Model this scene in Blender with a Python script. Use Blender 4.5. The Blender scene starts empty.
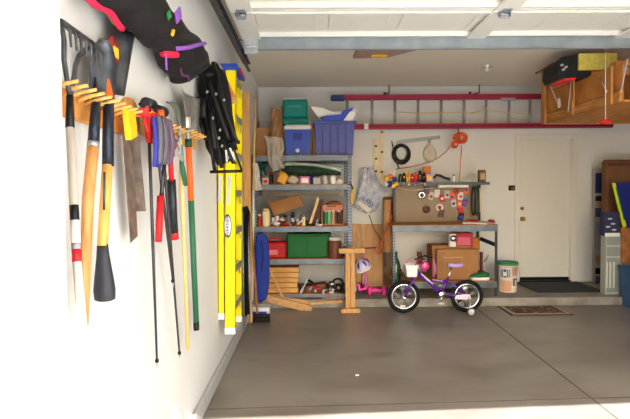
import bpy, bmesh, math, random
from mathutils import Vector, Matrix, Euler
random.seed(7)
PI = math.pi
sc = bpy.context.scene
COL = sc.collection

# ---------------------------------------------------------------- camera
CAM = Vector((0, 0, 1.5)); FPX = 510.0
_yaw, _pitch, _roll = math.radians(0.5), math.radians(2.19), math.radians(0.4)
_f = Vector((math.sin(_yaw) * math.cos(_pitch), math.cos(_yaw) * math.cos(_pitch), -math.sin(_pitch)))
_r0 = Vector((math.cos(_yaw), -math.sin(_yaw), 0)); _u0 = _r0.cross(_f)
_r = _r0 * math.cos(_roll) - _u0 * math.sin(_roll); _u = _u0 * math.cos(_roll) + _r0 * math.sin(_roll)
cd = bpy.data.cameras.new('camera'); cam = bpy.data.objects.new('camera', cd); COL.objects.link(cam)
cd.sensor_width = 36; cd.lens = 36 * FPX / 630; cd.clip_start = 0.02; cd.clip_end = 300
cam.matrix_world = Matrix(((_r.x, _u.x, -_f.x, CAM.x), (_r.y, _u.y, -_f.y, CAM.y), (_r.z, _u.z, -_f.z, CAM.z), (0, 0, 0, 1)))
sc.camera = cam
def ray(px, py): return _f * FPX + _r * (px - 315) - _u * (py - 209.5)
def AY(px, py, y): d = ray(px, py); return CAM + d * ((y - CAM.y) / d.y)
def AX(px, py, x): d = ray(px, py); return CAM + d * ((x - CAM.x) / d.x)
def AZ(px, py, z): d = ray(px, py); return CAM + d * ((z - CAM.z) / d.z)

# ---------------------------------------------------------------- materials
def lin(c):
    return tuple(((v / 255) / 12.92 if v / 255 <= 0.04045 else ((v / 255 + 0.055) / 1.055) ** 2.4) for v in c)
_mats = {}
def mat(name, rgb, rough=0.6, metal=0.0, var=0.08, scale=12.0, bump=0.0, rgb2=None, stretch=None, trans=0.0, alpha=1.0, bscale=None, coat=0.0, detail=4, contrast=None):
    """rgb: the colour of the thing itself (sRGB 0-255); a noise moves it towards rgb2"""
    if name in _mats: return _mats[name]
    m = bpy.data.materials.new(name); m.use_nodes = True; nt = m.node_tree; n = nt.nodes; L = nt.links
    b = n['Principled BSDF']; b.inputs['Roughness'].default_value = rough; b.inputs['Metallic'].default_value = metal
    b.inputs['Coat Weight'].default_value = coat; b.inputs['Specular IOR Level'].default_value = 0.5 if (coat or metal) else 0.28
    if trans: b.inputs['Transmission Weight'].default_value = trans
    if alpha < 1: b.inputs['Alpha'].default_value = alpha
    c = lin(rgb); c2 = lin(rgb2) if rgb2 else tuple(v * (1 - var * 2.2) for v in c)
    tc = n.new('ShaderNodeTexCoord'); mp = n.new('ShaderNodeMapping'); nz = n.new('ShaderNodeTexNoise'); rp = n.new('ShaderNodeValToRGB')
    L.new(tc.outputs['Object'], mp.inputs['Vector']); L.new(mp.outputs['Vector'], nz.inputs['Vector'])
    if stretch: mp.inputs['Scale'].default_value = stretch
    nz.inputs['Scale'].default_value = scale; nz.inputs['Detail'].default_value = detail
    lo, hi = contrast or (0.35, 0.65)
    rp.color_ramp.elements[0].position = lo; rp.color_ramp.elements[1].position = hi
    rp.color_ramp.elements[0].color = (*c2, 1); rp.color_ramp.elements[1].color = (*c, 1)
    L.new(nz.outputs['Fac'], rp.inputs['Fac']); L.new(rp.outputs['Color'], b.inputs['Base Color'])
    if bump:
        bp = n.new('ShaderNodeBump'); bp.inputs['Strength'].default_value = bump; bp.inputs['Distance'].default_value = 0.01
        if bscale:
            nz2 = n.new('ShaderNodeTexNoise'); nz2.inputs['Scale'].default_value = bscale; L.new(mp.outputs['Vector'], nz2.inputs['Vector'])
            L.new(nz2.outputs['Fac'], bp.inputs['Height'])
        else: L.new(nz.outputs['Fac'], bp.inputs['Height'])
        L.new(bp.outputs['Normal'], b.inputs['Normal'])
    _mats[name] = m; return m
def plain(name, rgb, rough=0.5, metal=0.0, **k): return mat(name, rgb, rough, metal, var=k.pop('var', 0.04), **k)

# ---------------------------------------------------------------- mesh builder
def frame(d):
    d = Vector(d).normalized(); a = Vector((0, 0, 1)) if abs(d.z) < 0.9 else Vector((0, 1, 0))
    u = d.cross(a).normalized(); return u, u.cross(d).normalized(), d
class MB:
    def __init__(s): s.v = []; s.f = []; s.m = []; s.s = []; s.mi = 0
    def add(s, verts, faces, smooth=False):
        o = len(s.v); s.v += [Vector(v) for v in verts]
        for f in faces: s.f.append([o + i for i in f]); s.m.append(s.mi); s.s.append(smooth)
        return s
    def box(s, c, d, rot=None, bev=0.0):
        """box with centre c, size d, optional rotation matrix/euler, chamfered edges"""
        R = (Euler(rot).to_matrix() if isinstance(rot, (tuple, list)) else rot) if rot is not None else Matrix.Identity(3)
        c = Vector(c)
        bm = bmesh.new(); bmesh.ops.create_cube(bm, size=1)
        for v in bm.verts: v.co = Vector((v.co.x * d[0], v.co.y * d[1], v.co.z * d[2]))
        if bev > 0: bmesh.ops.bevel(bm, geom=list(bm.edges), offset=min(bev, min(d) * 0.45), segments=1, profile=0.5, affect='EDGES')
        bm.verts.index_update()
        s.add([c + R @ v.co for v in bm.verts], [[v.index for v in f.verts] for f in bm.faces]); bm.free(); return s
    def bx(s, x0, x1, y0, y1, z0, z1, bev=0.0): return s.box(((x0 + x1) / 2, (y0 + y1) / 2, (z0 + z1) / 2), (abs(x1 - x0), abs(y1 - y0), abs(z1 - z0)), None, bev)
    def bar(s, a, b, w, t, up=(0, 0, 1), bev=0.0):
        """rectangular bar from a to b, w along side, t along 'up' side"""
        a = Vector(a); b = Vector(b); z = (b - a); L = z.length; z.normalize(); up = Vector(up)
        x = up.cross(z)
        if x.length < 1e-4: x = Vector((1, 0, 0)).cross(z)
        x.normalize(); y = z.cross(x)
        return s.box((a + b) / 2, (w, t, L), Matrix((x, y, z)).transposed(), bev)
    def tube(s, pts, r, n=8, closed=False, caps=True, flat=None):
        """round tube through pts; r number or list; flat squashes one way"""
        pts = [Vector(p) for p in pts]; N = len(pts); rr = r if isinstance(r, (list, tuple)) else [r] * N
        dirs = []
        for i in range(N):
            if closed: d = pts[(i + 1) % N] - pts[i - 1]
            else: d = pts[min(i + 1, N - 1)] - pts[max(i - 1, 0)]
            dirs.append(d.normalized() if d.length > 1e-9 else Vector((0, 0, 1)))
        u, v, _ = frame(dirs[0]); vs = []
        for i in range(N):
            u = (u - dirs[i] * u.dot(dirs[i])); u = u.normalized() if u.length > 1e-6 else frame(dirs[i])[0]
            v = dirs[i].cross(u)
            for k in range(n):
                a = 2 * PI * k / n; vs.append(pts[i] + (u * math.cos(a) + v * math.sin(a) * (flat or 1)) * rr[i])
        fs = []
        for i in range(N if closed else N - 1):
            j = (i + 1) % N
            for k in range(n): fs.append([i * n + k, i * n + (k + 1) % n, j * n + (k + 1) % n, j * n + k])
        s.add(vs, fs, True)
        if caps and not closed:
            s.f.append([len(s.v) - len(vs) + k for k in reversed(range(n))]); s.m.append(s.mi); s.s.append(False)
            s.f.append([len(s.v) - n + k for k in range(n)]); s.m.append(s.mi); s.s.append(False)
        return s
    def lathe(s, c, prof, axis=(0, 0, 1), n=20, sq=1.0):
        """profile [(radius, height)] turned about axis through c"""
        u, v, d = frame(axis); c = Vector(c); vs = []
        for r, h in prof:
            for k in range(n):
                a = 2 * PI * k / n; vs.append(c + d * h + (u * math.cos(a) + v * math.sin(a) * sq) * max(r, 1e-4))
        fs = []
        for i in range(len(prof) - 1):
            for k in range(n): fs.append([i * n + k, i * n + (k + 1) % n, (i + 1) * n + (k + 1) % n, (i + 1) * n + k])
        return s.add(vs, fs, True)
    def prism(s, poly, off, smooth=False):
        """closed 3-D polygon extruded by the vector off"""
        poly = [Vector(p) for p in poly]; off = Vector(off); n = len(poly)
        fs = [list(range(n))[::-1], [n + i for i in range(n)]] + [[i, (i + 1) % n, n + (i + 1) % n, n + i] for i in range(n)]
        return s.add(poly + [p + off for p in poly], fs, smooth)
    def grid(s, fn, nu, nv, thick=None, closeu=False):
        """surface fn(u,v); thick extrudes it by a vector/number"""
        vs = [Vector(fn(i / nu, j / nv)) for i in range(nu + 1) for j in range(nv + 1)]
        idx = lambda i, j: i * (nv + 1) + j
        fs = [[idx(i, j), idx(i + 1, j), idx(i + 1, j + 1), idx(i, j + 1)] for i in range(nu) for j in range(nv)]
        if thick is not None:
            t = Vector(thick); o = len(vs); vs += [v + t for v in vs[:o]]
            fs += [[o + a for a in reversed(f)] for f in fs[:]]
            for i in range(nu): fs.append([idx(i, 0), o + idx(i, 0), o + idx(i + 1, 0), idx(i + 1, 0)]); fs.append([idx(i + 1, nv), o + idx(i + 1, nv), o + idx(i, nv), idx(i, nv)])
            for j in range(nv): fs.append([idx(0, j + 1), o + idx(0, j + 1), o + idx(0, j), idx(0, j)]); fs.append([idx(nu, j), o + idx(nu, j), o + idx(nu, j + 1), idx(nu, j + 1)])
        return s.add(vs, fs, True)
    def blob(s, c, r, nu=10, nv=7, rot=None, jit=0.0, p=1.0):
        """rounded lump with radii r; p<1 makes it boxier"""
        R = Euler(rot).to_matrix() if rot else Matrix.Identity(3); c = Vector(c); vs = []
        sg = lambda x: math.copysign(abs(x) ** p, x)
        for j in range(nv + 1):
            th = PI * j / nv
            for i in range(nu):
                a = 2 * PI * i / nu; k = 1 + random.uniform(-jit, jit)
                vs.append(c + R @ Vector((sg(math.sin(th)) * sg(math.cos(a)) * r[0] * k, sg(math.sin(th)) * sg(math.sin(a)) * r[1] * k, sg(math.cos(th)) * r[2] * k)))
        fs = [[j * nu + i, (j + 1) * nu + i, (j + 1) * nu + (i + 1) % nu, j * nu + (i + 1) % nu] for j in range(nv) for i in range(nu)]
        return s.add(vs, fs, True)
    def M(s, i): s.mi = i; return s
    def build(s, name, mats, parent=None, origin=None):
        me = bpy.data.meshes.new(name)
        if parent is not None: org = rootloc(parent)
        elif origin is not None: org = Vector(origin)
        else:
            xs = [v.x for v in s.v]; ys = [v.y for v in s.v]; zs = [v.z for v in s.v]
            org = Vector(((min(xs) + max(xs)) / 2, (min(ys) + max(ys)) / 2, min(zs)))
        me.from_pydata([v - org for v in s.v], [], s.f)
        if not isinstance(mats, (list, tuple)): mats = [mats]
        for m in mats: me.materials.append(m)
        me.polygons.foreach_set('material_index', s.m); me.polygons.foreach_set('use_smooth', s.s)
        bm = bmesh.new(); bm.from_mesh(me); bmesh.ops.remove_doubles(bm, verts=bm.verts, dist=1e-5)
        bmesh.ops.recalc_face_normals(bm, faces=bm.faces); bm.to_mesh(me); bm.free(); me.update()
        o = bpy.data.objects.new(name, me); COL.objects.link(o)
        if parent is not None: o.parent = parent
        else: o.location = org
        return o
def rootloc(o):
    v = Vector((0, 0, 0))
    while o is not None: v += o.location; o = o.parent
    return v
def tag(o, label=None, cat=None, group=None, kind=None):
    if label: o['label'] = label
    if cat: o['category'] = cat
    if group: o['group'] = group
    if kind: o['kind'] = kind
    return o
def thing(name, label, cat, loc, group=None):
    o = bpy.data.objects.new(name, None); COL.objects.link(o); o.empty_display_size = 0.05; o.location = Vector(loc)
    return tag(o, label, cat, group)
def one(mb, name, mats, label, cat, group=None, kind=None):
    return tag(mb.build(name, mats), label, cat, group, kind)
def struct(name, mb, mats, label=None, parent=None):
    o = mb.build(name, mats, parent)
    if parent is None: o['kind'] = 'structure'
    if label: o['label'] = label
    if label and parent is None: o['category'] = name.split('_')[0]
    return o
def copy_tree(o, loc, label=None, parent=None):
    c = o.copy(); COL.objects.link(c)
    if parent is not None: c.parent = parent
    else: c.location = Vector(loc)
    if label: c['label'] = label
    for ch in list(o.children): copy_tree(ch, None, None, c)
    return c
def lerp(a, b, t): return Vector(a) + (Vector(b) - Vector(a)) * t
def circ(c, r, u, v, n=24, a0=0, a1=2 * PI):
    c = Vector(c); u = Vector(u); v = Vector(v); full = abs(a1 - a0 - 2 * PI) < 1e-6
    return [c + (u * math.cos(a0 + (a1 - a0) * k / (n if full else n - 1)) + v * math.sin(a0 + (a1 - a0) * k / (n if full else n - 1))) * r for k in range(n)]
_font = None
def text_mesh(txt, size, origin, right, up, depth, name, m, parent, bold=0.0):
    """real raised lettering as a mesh: origin = centre, right/up = unit vectors of the writing"""
    cu = bpy.data.curves.new(name, 'FONT'); cu.body = txt; cu.size = size; cu.extrude = depth; cu.offset = bold
    cu.align_x = 'CENTER'; cu.align_y = 'CENTER'
    o = bpy.data.objects.new(name, cu); COL.objects.link(o)
    dg = bpy.context.evaluated_depsgraph_get(); me = bpy.data.meshes.new_from_object(o.evaluated_get(dg))
    bpy.data.objects.remove(o); bpy.data.curves.remove(cu)
    r = Vector(right).normalized(); u = Vector(up).normalized(); nrm = r.cross(u)
    org = rootloc(parent) if parent is not None else Vector((0, 0, 0))
    for v in me.vertices: v.co = Vector(origin) + r * v.co.x + u * v.co.y + nrm * v.co.z - org
    me.materials.clear(); me.materials.append(m)
    ob = bpy.data.objects.new(name, me); COL.objects.link(ob)
    if parent is not None: ob.parent = parent
    return ob

# ---------------------------------------------------------------- palette
WALLP = mat('painted_drywall', (217, 217, 214), 0.85, var=0.02, scale=1.5, bump=0.05, bscale=90)
CEILP = mat('ceiling_paint', (228, 220, 204), 0.9, var=0.02, scale=2, bump=0.06, bscale=70)
STUCCO = mat('stucco', (235, 230, 220), 0.9, var=0.05, scale=20, bump=0.6, bscale=60)
WOOD = mat('pine', (206, 160, 100), 0.6, rgb2=(184, 136, 80), scale=5, stretch=(12, 12, 1), bump=0.03)
WOODX = mat('pine_lengthwise', (204, 162, 106), 0.6, rgb2=(174, 128, 76), scale=6, stretch=(1, 10, 10), bump=0.03)
WOODY = mat('yellow_handle_wood', (222, 172, 96), 0.45, rgb2=(196, 140, 66), scale=8, stretch=(8, 8, 1))
WOODB = mat('brown_handle_wood', (176, 118, 64), 0.5, rgb2=(140, 88, 44), scale=8, stretch=(8, 8, 1))
PLY = mat('orange_plywood', (212, 146, 76), 0.65, rgb2=(178, 114, 54), scale=4, stretch=(6, 1, 1), bump=0.04)
BOARD = mat('shelf_board', (186, 128, 66), 0.7, rgb2=(160, 104, 50), scale=9)
CARD = mat('cardboard', (158, 112, 68), 0.85, rgb2=(138, 96, 56), scale=5)
CARD2 = mat('pale_cardboard', (190, 148, 104), 0.85, rgb2=(172, 130, 88), scale=5)
STEEL = mat('blue_grey_steel', (98, 110, 126), 0.45, 0.15, rgb2=(82, 92, 106), scale=10)
GALV = mat('galvanised_steel', (165, 172, 176), 0.4, 0.6, rgb2=(140, 146, 150), scale=30)
DSTEEL = mat('dark_steel', (40, 45, 52), 0.45, 0.4, rgb2=(26, 30, 36), scale=14)
GUNMET = mat('worn_grey_steel', (84, 86, 90), 0.45, 0.5, rgb2=(48, 50, 54), scale=18)
ALU = mat('aluminium', (190, 192, 190), 0.35, 0.8, var=0.05)
CHROME = mat('chrome', (220, 222, 225), 0.15, 1.0, var=0.01)
BRASS = mat('brass', (196, 156, 72), 0.3, 0.9, var=0.05)
BLACK = mat('black_plastic', (13, 13, 15), 0.45, var=0.1)
BLACKF = mat('black_fabric', (16, 15, 17), 0.9, rgb2=(9, 9, 10), scale=25, bump=0.2)
RUB = mat('black_rubber', (14, 14, 15), 0.75, var=0.1)
RED = plain('red_plastic', (196, 28, 34), 0.45)
DRED = plain('crimson_fibreglass', (160, 36, 66), 0.5)
ORANGE = plain('orange_plastic', (232, 96, 32), 0.45)
YEL = plain('yellow_fibreglass', (244, 220, 8), 0.45, var=0.03)
YELP = plain('yellow_plastic', (236, 186, 40), 0.45)
BLUE = plain('blue_plastic', (40, 74, 170), 0.45)
DBLUE = plain('dark_blue_plastic', (26, 40, 112), 0.5)
TOTE = plain('periwinkle_plastic', (76, 86, 156), 0.5)
TEAL = plain('teal_plastic', (0, 122, 112), 0.5)
GREEN = plain('green_plastic', (14, 112, 52), 0.5)
DGREEN = plain('dark_green_plastic', (22, 62, 44), 0.6)
PINK = plain('pink_plastic', (226, 52, 142), 0.4)
LPINK = plain('pale_pink_plastic', (232, 158, 190), 0.5)
PURPLE = plain('purple_paint', (90, 24, 158), 0.25, coat=0.3)
LPURP = plain('lilac_plastic', (176, 150, 214), 0.45)
WHITE = plain('white_plastic', (232, 232, 230), 0.5)
CREAM = plain('cream_plastic', (226, 208, 160), 0.5)
GREY = plain('grey_plastic', (140, 142, 146), 0.5)
LGREY = plain('pale_grey_plastic', (188, 192, 196), 0.5)
PAPER = plain('white_paper', (222, 216, 208), 0.8)
BROWN = plain('brown_metal', (104, 58, 40), 0.4)
TAN = mat('tan_cloth', (206, 198, 178), 0.9, var=0.08)
CORD = plain('orange_cord_rubber', (222, 84, 34), 0.5)
# ================================================================ SETTING
XL, XR, YF, YB, ZC = -0.75, 5.15, 1.27, 7.5, 3.0
YS = 6.43; ZS = 0.11                     # raised slab along the back wall
OX0, OX1, OZ = -0.61, 3.35, 2.45           # door opening
def concrete(name, rgb, rgb2, rough, joints):
    m = bpy.data.materials.new(name); m.use_nodes = True; nt = m.node_tree; n = nt.nodes; L = nt.links; b = n['Principled BSDF']
    tc = n.new('ShaderNodeTexCoord')
    def noise(s, d=5, st=(1, 1, 1)):
        mp = n.new('ShaderNodeMapping'); mp.inputs['Scale'].default_value = st; L.new(tc.outputs['Object'], mp.inputs['Vector'])
        z = n.new('ShaderNodeTexNoise'); z.inputs['Scale'].default_value = s; z.inputs['Detail'].default_value = d; L.new(mp.outputs['Vector'], z.inputs['Vector']); return z
    a = noise(0.9); r = n.new('ShaderNodeValToRGB'); L.new(a.outputs['Fac'], r.inputs['Fac'])
    r.color_ramp.elements[0].position = .35; r.color_ramp.elements[1].position = .68
    r.color_ramp.elements[0].color = (*lin(rgb2), 1); r.color_ramp.elements[1].color = (*lin(rgb), 1)
    c = noise(2.3, 6, (0.7, 1.6, 1)); r2 = n.new('ShaderNodeValToRGB'); L.new(c.outputs['Fac'], r2.inputs['Fac'])
    r2.color_ramp.elements[0].position = .28; r2.color_ramp.elements[1].position = .52
    r2.color_ramp.elements[0].color = (.42, .37, .33, 1); r2.color_ramp.elements[1].color = (1, 1, 1, 1)
    mx = n.new('ShaderNodeMixRGB'); mx.blend_type = 'MULTIPLY'; mx.inputs['Fac'].default_value = .6
    L.new(r.outputs['Color'], mx.inputs['Color1']); L.new(r2.outputs['Color'], mx.inputs['Color2'])
    L.new(mx.outputs['Color'], b.inputs['Base Color'])
    rr = n.new('ShaderNodeMapRange'); L.new(c.outputs['Fac'], rr.inputs['Value']); rr.inputs['To Min'].default_value = rough - .1; rr.inputs['To Max'].default_value = rough + .12
    L.new(rr.outputs['Result'], b.inputs['Roughness'])
    bp = n.new('ShaderNodeBump'); bp.inputs['Strength'].default_value = .08; z = noise(60, 3); L.new(z.outputs['Fac'], bp.inputs['Height']); L.new(bp.outputs['Normal'], b.inputs['Normal'])
    return m
FLOORM = concrete('garage_concrete', (140, 133, 125), (120, 113, 105), 0.34, True)
CURBM = mat('curb_concrete', (150, 144, 136), 0.8, rgb2=(122, 116, 108), scale=5, bump=0.1)
DRIVE = mat('driveway_concrete', (214, 213, 210), 0.85, rgb2=(202, 201, 198), scale=2)
JOINT = mat('joint_filler', (92, 85, 77), 0.9)
struct('floor', MB().bx(XL, XR, YF - 0.15, YB, -0.1, 0.0), FLOORM, 'stained grey brown concrete garage floor')
jb = MB(); a = AZ(479, 310, 0); b2 = AZ(618, 419, 0)
d = (b2 - a); jx = a.x
jb.bar((a.x, YS - 0.002, 0.0008), (b2.x - d.x / d.y * (b2.y - 1.13), 1.13, 0.0008), 0.012, 0.0016)
for dd in (): jb.bar((a.x + dd, YS - 0.002, 0.0006), (b2.x + dd - d.x / d.y * (b2.y - 1.13), 1.13, 0.0006), 0.006, 0.0012)
e0, e1 = AZ(196, 409.5, 0), AZ(640, 397, 0); dx_ = (e1 - e0); e1 = e0 + dx_ * ((XR - .01 - e0.x) / dx_.x); e0.x = max(e0.x, XL + .04)
jb.bar((e0.x, e0.y, .0007), (e1.x, e1.y, .0007), .012, .0014)
struct('trim_1', jb, JOINT, 'dark saw cut joint running across the concrete floor')
struct('trim_2', MB().bx(XL, XR, YS, YB, 0, ZS, 0.008), CURBM, 'raised concrete curb ledge along the back wall')
tag(MB().bx(-14, 16, -16, YF - 0.15, -0.12, -0.02).build('driveway', DRIVE), 'sunlit pale concrete driveway outside the garage', 'driveway', kind='structure')
struct('wall_left', MB().bx(XL - 0.15, XL, YF - 0.3, YB + 0.15, -0.1, ZC + 0.15), WALLP, 'white painted left garage wall with tools')
struct('baseboard_left', MB().bx(XL, XL + 0.03, YF, YS, 0, 0.11, 0.006), mat('painted_concrete', (178, 176, 172), 0.85, var=.05), 'concrete stem ledge at the foot of the left wall')
struct('ceiling', MB().bx(XL, XR, YF - 0.15, YB, ZC, ZC + 0.15), CEILP, 'pale beige drywall garage ceiling')
struct('wall_right', MB().bx(XR, XR + 0.15, YF - 0.3, YB + 0.15, -0.1, ZC + 0.15), WALLP)
wf = MB()
wf.bx(-4.5, OX0, YF - 0.15, YF, -0.1, 3.3).bx(OX1, XR + 2, YF - 0.15, YF, -0.1, 3.3).bx(OX0, OX1, YF - 0.15, YF, OZ, 3.3)
struct('wall_front', wf, STUCCO, 'white stucco front wall beside the garage opening')
struct('roof', MB().prism([(-4.5, -.98, 2.46), (XR + 2, -.28, 2.46), (XR + 2, YF - .15, 2.46), (-4.5, YF - .15, 2.46)], (0, 0, .16)), STUCCO)  # unseen overhang, added and skewed so its shadow ends the sunlit floor strip
# back wall with door opening
DL = AY(519.5, 200, YB).x; DR = AY(571.5, 200, YB).x; DT = AY(545, 139.5, YB).z
wb = MB(); wb.bx(XL, DL, YB, YB + 0.15, -0.1, ZC + 0.15).bx(DR, XR, YB, YB + 0.15, -0.1, ZC + 0.15).bx(DL, DR, YB, YB + 0.15, DT, ZC + 0.15)
struct('wall_back', wb, WALLP, 'beige painted back wall behind shelves and workbench')
DOORP = mat('door_paint', (216, 214, 206), 0.5, var=0.01)
ds = MB().bx(DL + .004, DR - .004, YB + 0.035, YB + 0.075, ZS + 0.07, DT - 0.006, 0.002)
dr = struct('door_1', ds, DOORP, 'plain cream interior door with brass knob')
kz = AY(523, 219, YB).z; kx = AY(523, 219, YB).x
MB().lathe((kx, YB + 0.035, kz), [(0.032, 0), (0.032, 0.008), (0.012, 0.012), (0.012, 0.04), (0.028, 0.048), (0.031, 0.062), (0.02, 0.075), (0, 0.077)], (0, -1, 0)).build('knob', BRASS, dr)
MB().lathe((kx, YB + 0.035, kz + 0.155), [(0.028, 0), (0.028, 0.012), (0.012, 0.016), (0.012, 0.03), (0, 0.031)], (0, -1, 0)).build('deadbolt', BRASS, dr)
MB().bx(DL, DR, YB - 0.01, YB + 0.1, ZS, ZS + 0.025, .004).build('threshold', DSTEEL, dr)
MB().bx(DL + .004, DR - .004, YB + 0.03, YB + 0.08, ZS + 0.025, ZS + 0.07).build('sweep', RUB, dr)
tm = MB(); w = 0.075
for x0, x1, z0, z1 in ((DL - w, DL, ZS, DT + w), (DR, DR + w, ZS, DT + w), (DL, DR, DT, DT + w)):
    tm.bx(x0, x1, YB - 0.022, YB, z0, z1, 0.006)
tm.bx(DL - .001, DL + .012, YB, YB + .1, ZS, DT).bx(DR - .012, DR + .001, YB, YB + .1, ZS, DT).bx(DL, DR, YB, YB + .1, DT - .012, DT + .001)
struct('trim_3', tm, DOORP, 'cream painted casing around the interior door')
# wall opener button
p = AY(511.5, 188, YB); t = thing('wall_button', 'small black opener button with brown window left of the door', 'switch', (p.x, YB, p.z))
MB().box((p.x, YB - .012, p.z), (.095, .024, .075), None, .006).build('plate', BLACK, t)
MB().box((p.x + .01, YB - .027, p.z - .005), (.05, .008, .035), None, .003).build('button', plain('amber_button', (120, 84, 60), .4), t)
# --------------------------------------------------- overhead garage door
DW = mat('door_white_steel', (236, 234, 226), 0.45, var=0.015)
DZ = 2.88; Y0 = 1.75; Y1 = 4.68; GX0, GX1 = OX0 + 0.02, OX1 - 0.02
gd = bpy.data.objects.new('door_2', None); COL.objects.link(gd); gd.location = (1.6, Y1, DZ); tag(gd, 'white sectional garage door rolled up under the ceiling', 'door', kind='structure')
GALVL = mat('bright_galvanised', (205, 210, 214), 0.35, 0.5, rgb2=(180, 186, 190), scale=40)
STRUT = mat('strut_grey', (158, 166, 170), 0.45, 0.3, rgb2=(140, 150, 155), scale=6)
edges = [1.75, 2.5, 3.23, 3.96, 4.68]
STX = [GX0 + .06, AZ(500, 8, DZ).x + 0.0, GX1 - .06]
sx = AZ(478, 34, DZ).x
for i in range(4):
    y0, y1 = edges[i], edges[i + 1] - 0.004; s = MB()
    s.bx(GX0, GX1, y0, y1, DZ + .03, DZ + .05)                    # skin
    s.bx(GX0, GX1, y0, y0 + .075, DZ, DZ + .03, .004).bx(GX0, GX1, y1 - .075, y1, DZ, DZ + .03, .004)
    s.bx(GX0, GX1, y0 + .05, y0 + .075, DZ - .012, DZ).bx(GX0, GX1, y1 - .075, y1 - .055, DZ - .012, DZ)
    k = GX0 + .15
    while k < GX1 - .5:                                          # pressed panels
        s.bx(k, k + .5, y0 + .16, y1 - .16, DZ + .018, DZ + .03, .008); k += .6
    s.build('section', DW, gd)
for x in (GX0 + .07, sx, sx + 1.35, GX1 - .07):
    s = MB()
    for i in range(4): s.bx(x - .085, x + .085, edges[i] + .005, edges[i + 1] - .01, DZ - .02, DZ + .0, .004)
    s.build('stile', DW, gd)
    for i in (1, 2, 3):
        h = MB(); y = edges[i]
        h.bx(x - .035, x + .035, y - .07, y - .012, DZ - .026, DZ - .02, .002).bx(x - .035, x + .035, y + .012, y + .07, DZ - .026, DZ - .02, .002)
        h.tube([(x - .045, y, DZ - .04), (x + .045, y, DZ - .04)], .011)
        h.bx(x - .04, x - .034, y - .02, y + .03, DZ - .06, DZ - .02).bx(x + .034, x + .04, y - .02, y + .03, DZ - .06, DZ - .02)
        h.bx(x - .03, x + .03, y - .004, y + .004, DZ - .075, DZ - .03, .002)
        h.build('hinge', GALV, gd)
st = MB(); st.bx(GX0 + .13, GX1 - .13, Y1 - .02, Y1 - .016, DZ - .115, DZ - .0).bx(GX0 + .13, GX1 - .13, Y1 - .05, Y1 - .016, DZ - .118, DZ - .114).bx(GX0 + .13, GX1 - .13, Y1 - .06, Y1 + .01, DZ - .006, DZ - .002)
st.build('strut', STRUT, gd)
for x in (GX0 + .065, GX1 - .065): MB().bx(x - .062, x + .062, Y1 - .03, Y1 - .02, DZ - .15, DZ + .03, .003).bx(x - .062, x + .062, Y1 - .12, Y1 - .03, DZ - .01, DZ - .002).tube([(x - .1, Y1 - .05, DZ - .09), (x + .05, Y1 - .05, DZ - .09)], .012).build('top_bracket', GALVL, gd)
def track(x, sgn, lab, ye=5.2):
    zt = 2.73; t = thing('garage_door_track', lab, 'track', (x, 5.2, zt))
    r = MB(); r.bx(x - .003, x + .003, 1.7, ye, zt - .03, zt + .045).bx(x, x + sgn * .03, 1.7, ye, zt - .033, zt - .028).bx(x, x + sgn * .03, 1.7, ye, zt + .042, zt + .047)
    n = 10; pts = []
    r.bx(x - .02 * sgn, x - .016 * sgn, 1.7, ye - .2, zt - .01, zt + .05)
    r.build('rail', GUNMET, t)
    c = MB()
    for k in range(n):
        a0 = PI / 2 * k / n; a1 = PI / 2 * (k + 1) / n
        c.bar((x, 1.75 - .38 * math.sin(a0), zt - .38 + .38 * math.cos(a0)), (x, 1.75 - .38 * math.sin(a1), zt - .38 + .38 * math.cos(a1)), .03, .05, (1, 0, 0))
    c.bx(x - sgn * .05, x - sgn * .02, 1.29, 1.33, 0.05, zt - .38); c.build('curved_rail', GUNMET, t)
    h = MB(); h.bx(x - .004, x + .004, ye - .08, ye - .04, zt, ZC).bx(x - sgn * .12, x + .004, ye - .08, ye - .04, ZC - .006, ZC - .001)
    h.build('hanger', GALV, t); MB().bx(x - .004, x + .004, 3.0, 3.05, zt, ZC).build('hanger', GALV, t)
    a = AX(192, 5, XL + .004); h = MB(); h.bx(min(x, x - sgn * .125), max(x, x - sgn * .125), 3.18, 3.185, zt - .01, zt + .055).build('side_bracket', GALVL, t)
track(OX0 - .012, 1, 'long steel door track above the left wall tools'); track(OX1 + .012, -1, 'far garage door track near the wooden loft', 4.8)
# things on the ceiling
p = AZ(487, 66, ZC - .01); t = thing('ceiling_hook', 'small steel hook and white knob hanging from the ceiling', 'hook', (p.x, p.y, ZC))
MB().lathe((p.x, p.y, ZC), [(0.03, 0), (.03, -.012), (.008, -.02), (.008, -.05), (.02, -.055), (.022, -.075), (0, -.08)]).build('knob', WHITE, t)
MB().tube([(p.x - .07, p.y, ZC), (p.x - .07, p.y, ZC - .03), (p.x, p.y, ZC - .035), (p.x + .07, p.y, ZC - .03), (p.x + .07, p.y, ZC)], .004, 6).build('wire_hook', GALV, t)
p0 = AZ(353, 57.8, ZC - .02); p1 = AZ(413, 52, ZC - .02)
t = thing('ceiling_panel', 'small brown board with yellow patch against the ceiling behind the door strut', 'board', (p0.x, p0.y, ZC))
q = [(p0.x, p0.y + .0, ZC - .03), (p0.x + .02, p0.y - .5, ZC - .03), (p1.x + .1, p0.y - .5, ZC - .03), (p1.x, p0.y - .32, ZC - .03), (p0.x + .4, p0.y - .05, ZC - .03)]
MB().prism(q, (0, 0, .028)).build('board', mat('old_brown_board', (176, 150, 134), .8), t)
MB().lathe((p0.x + .28, p0.y - .12, ZC - .031), [(0, -.014), (.08, -.012), (.095, 0)], (0, 0, 1), 16, .7).build('yellow_patch', YELP, t)
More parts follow.
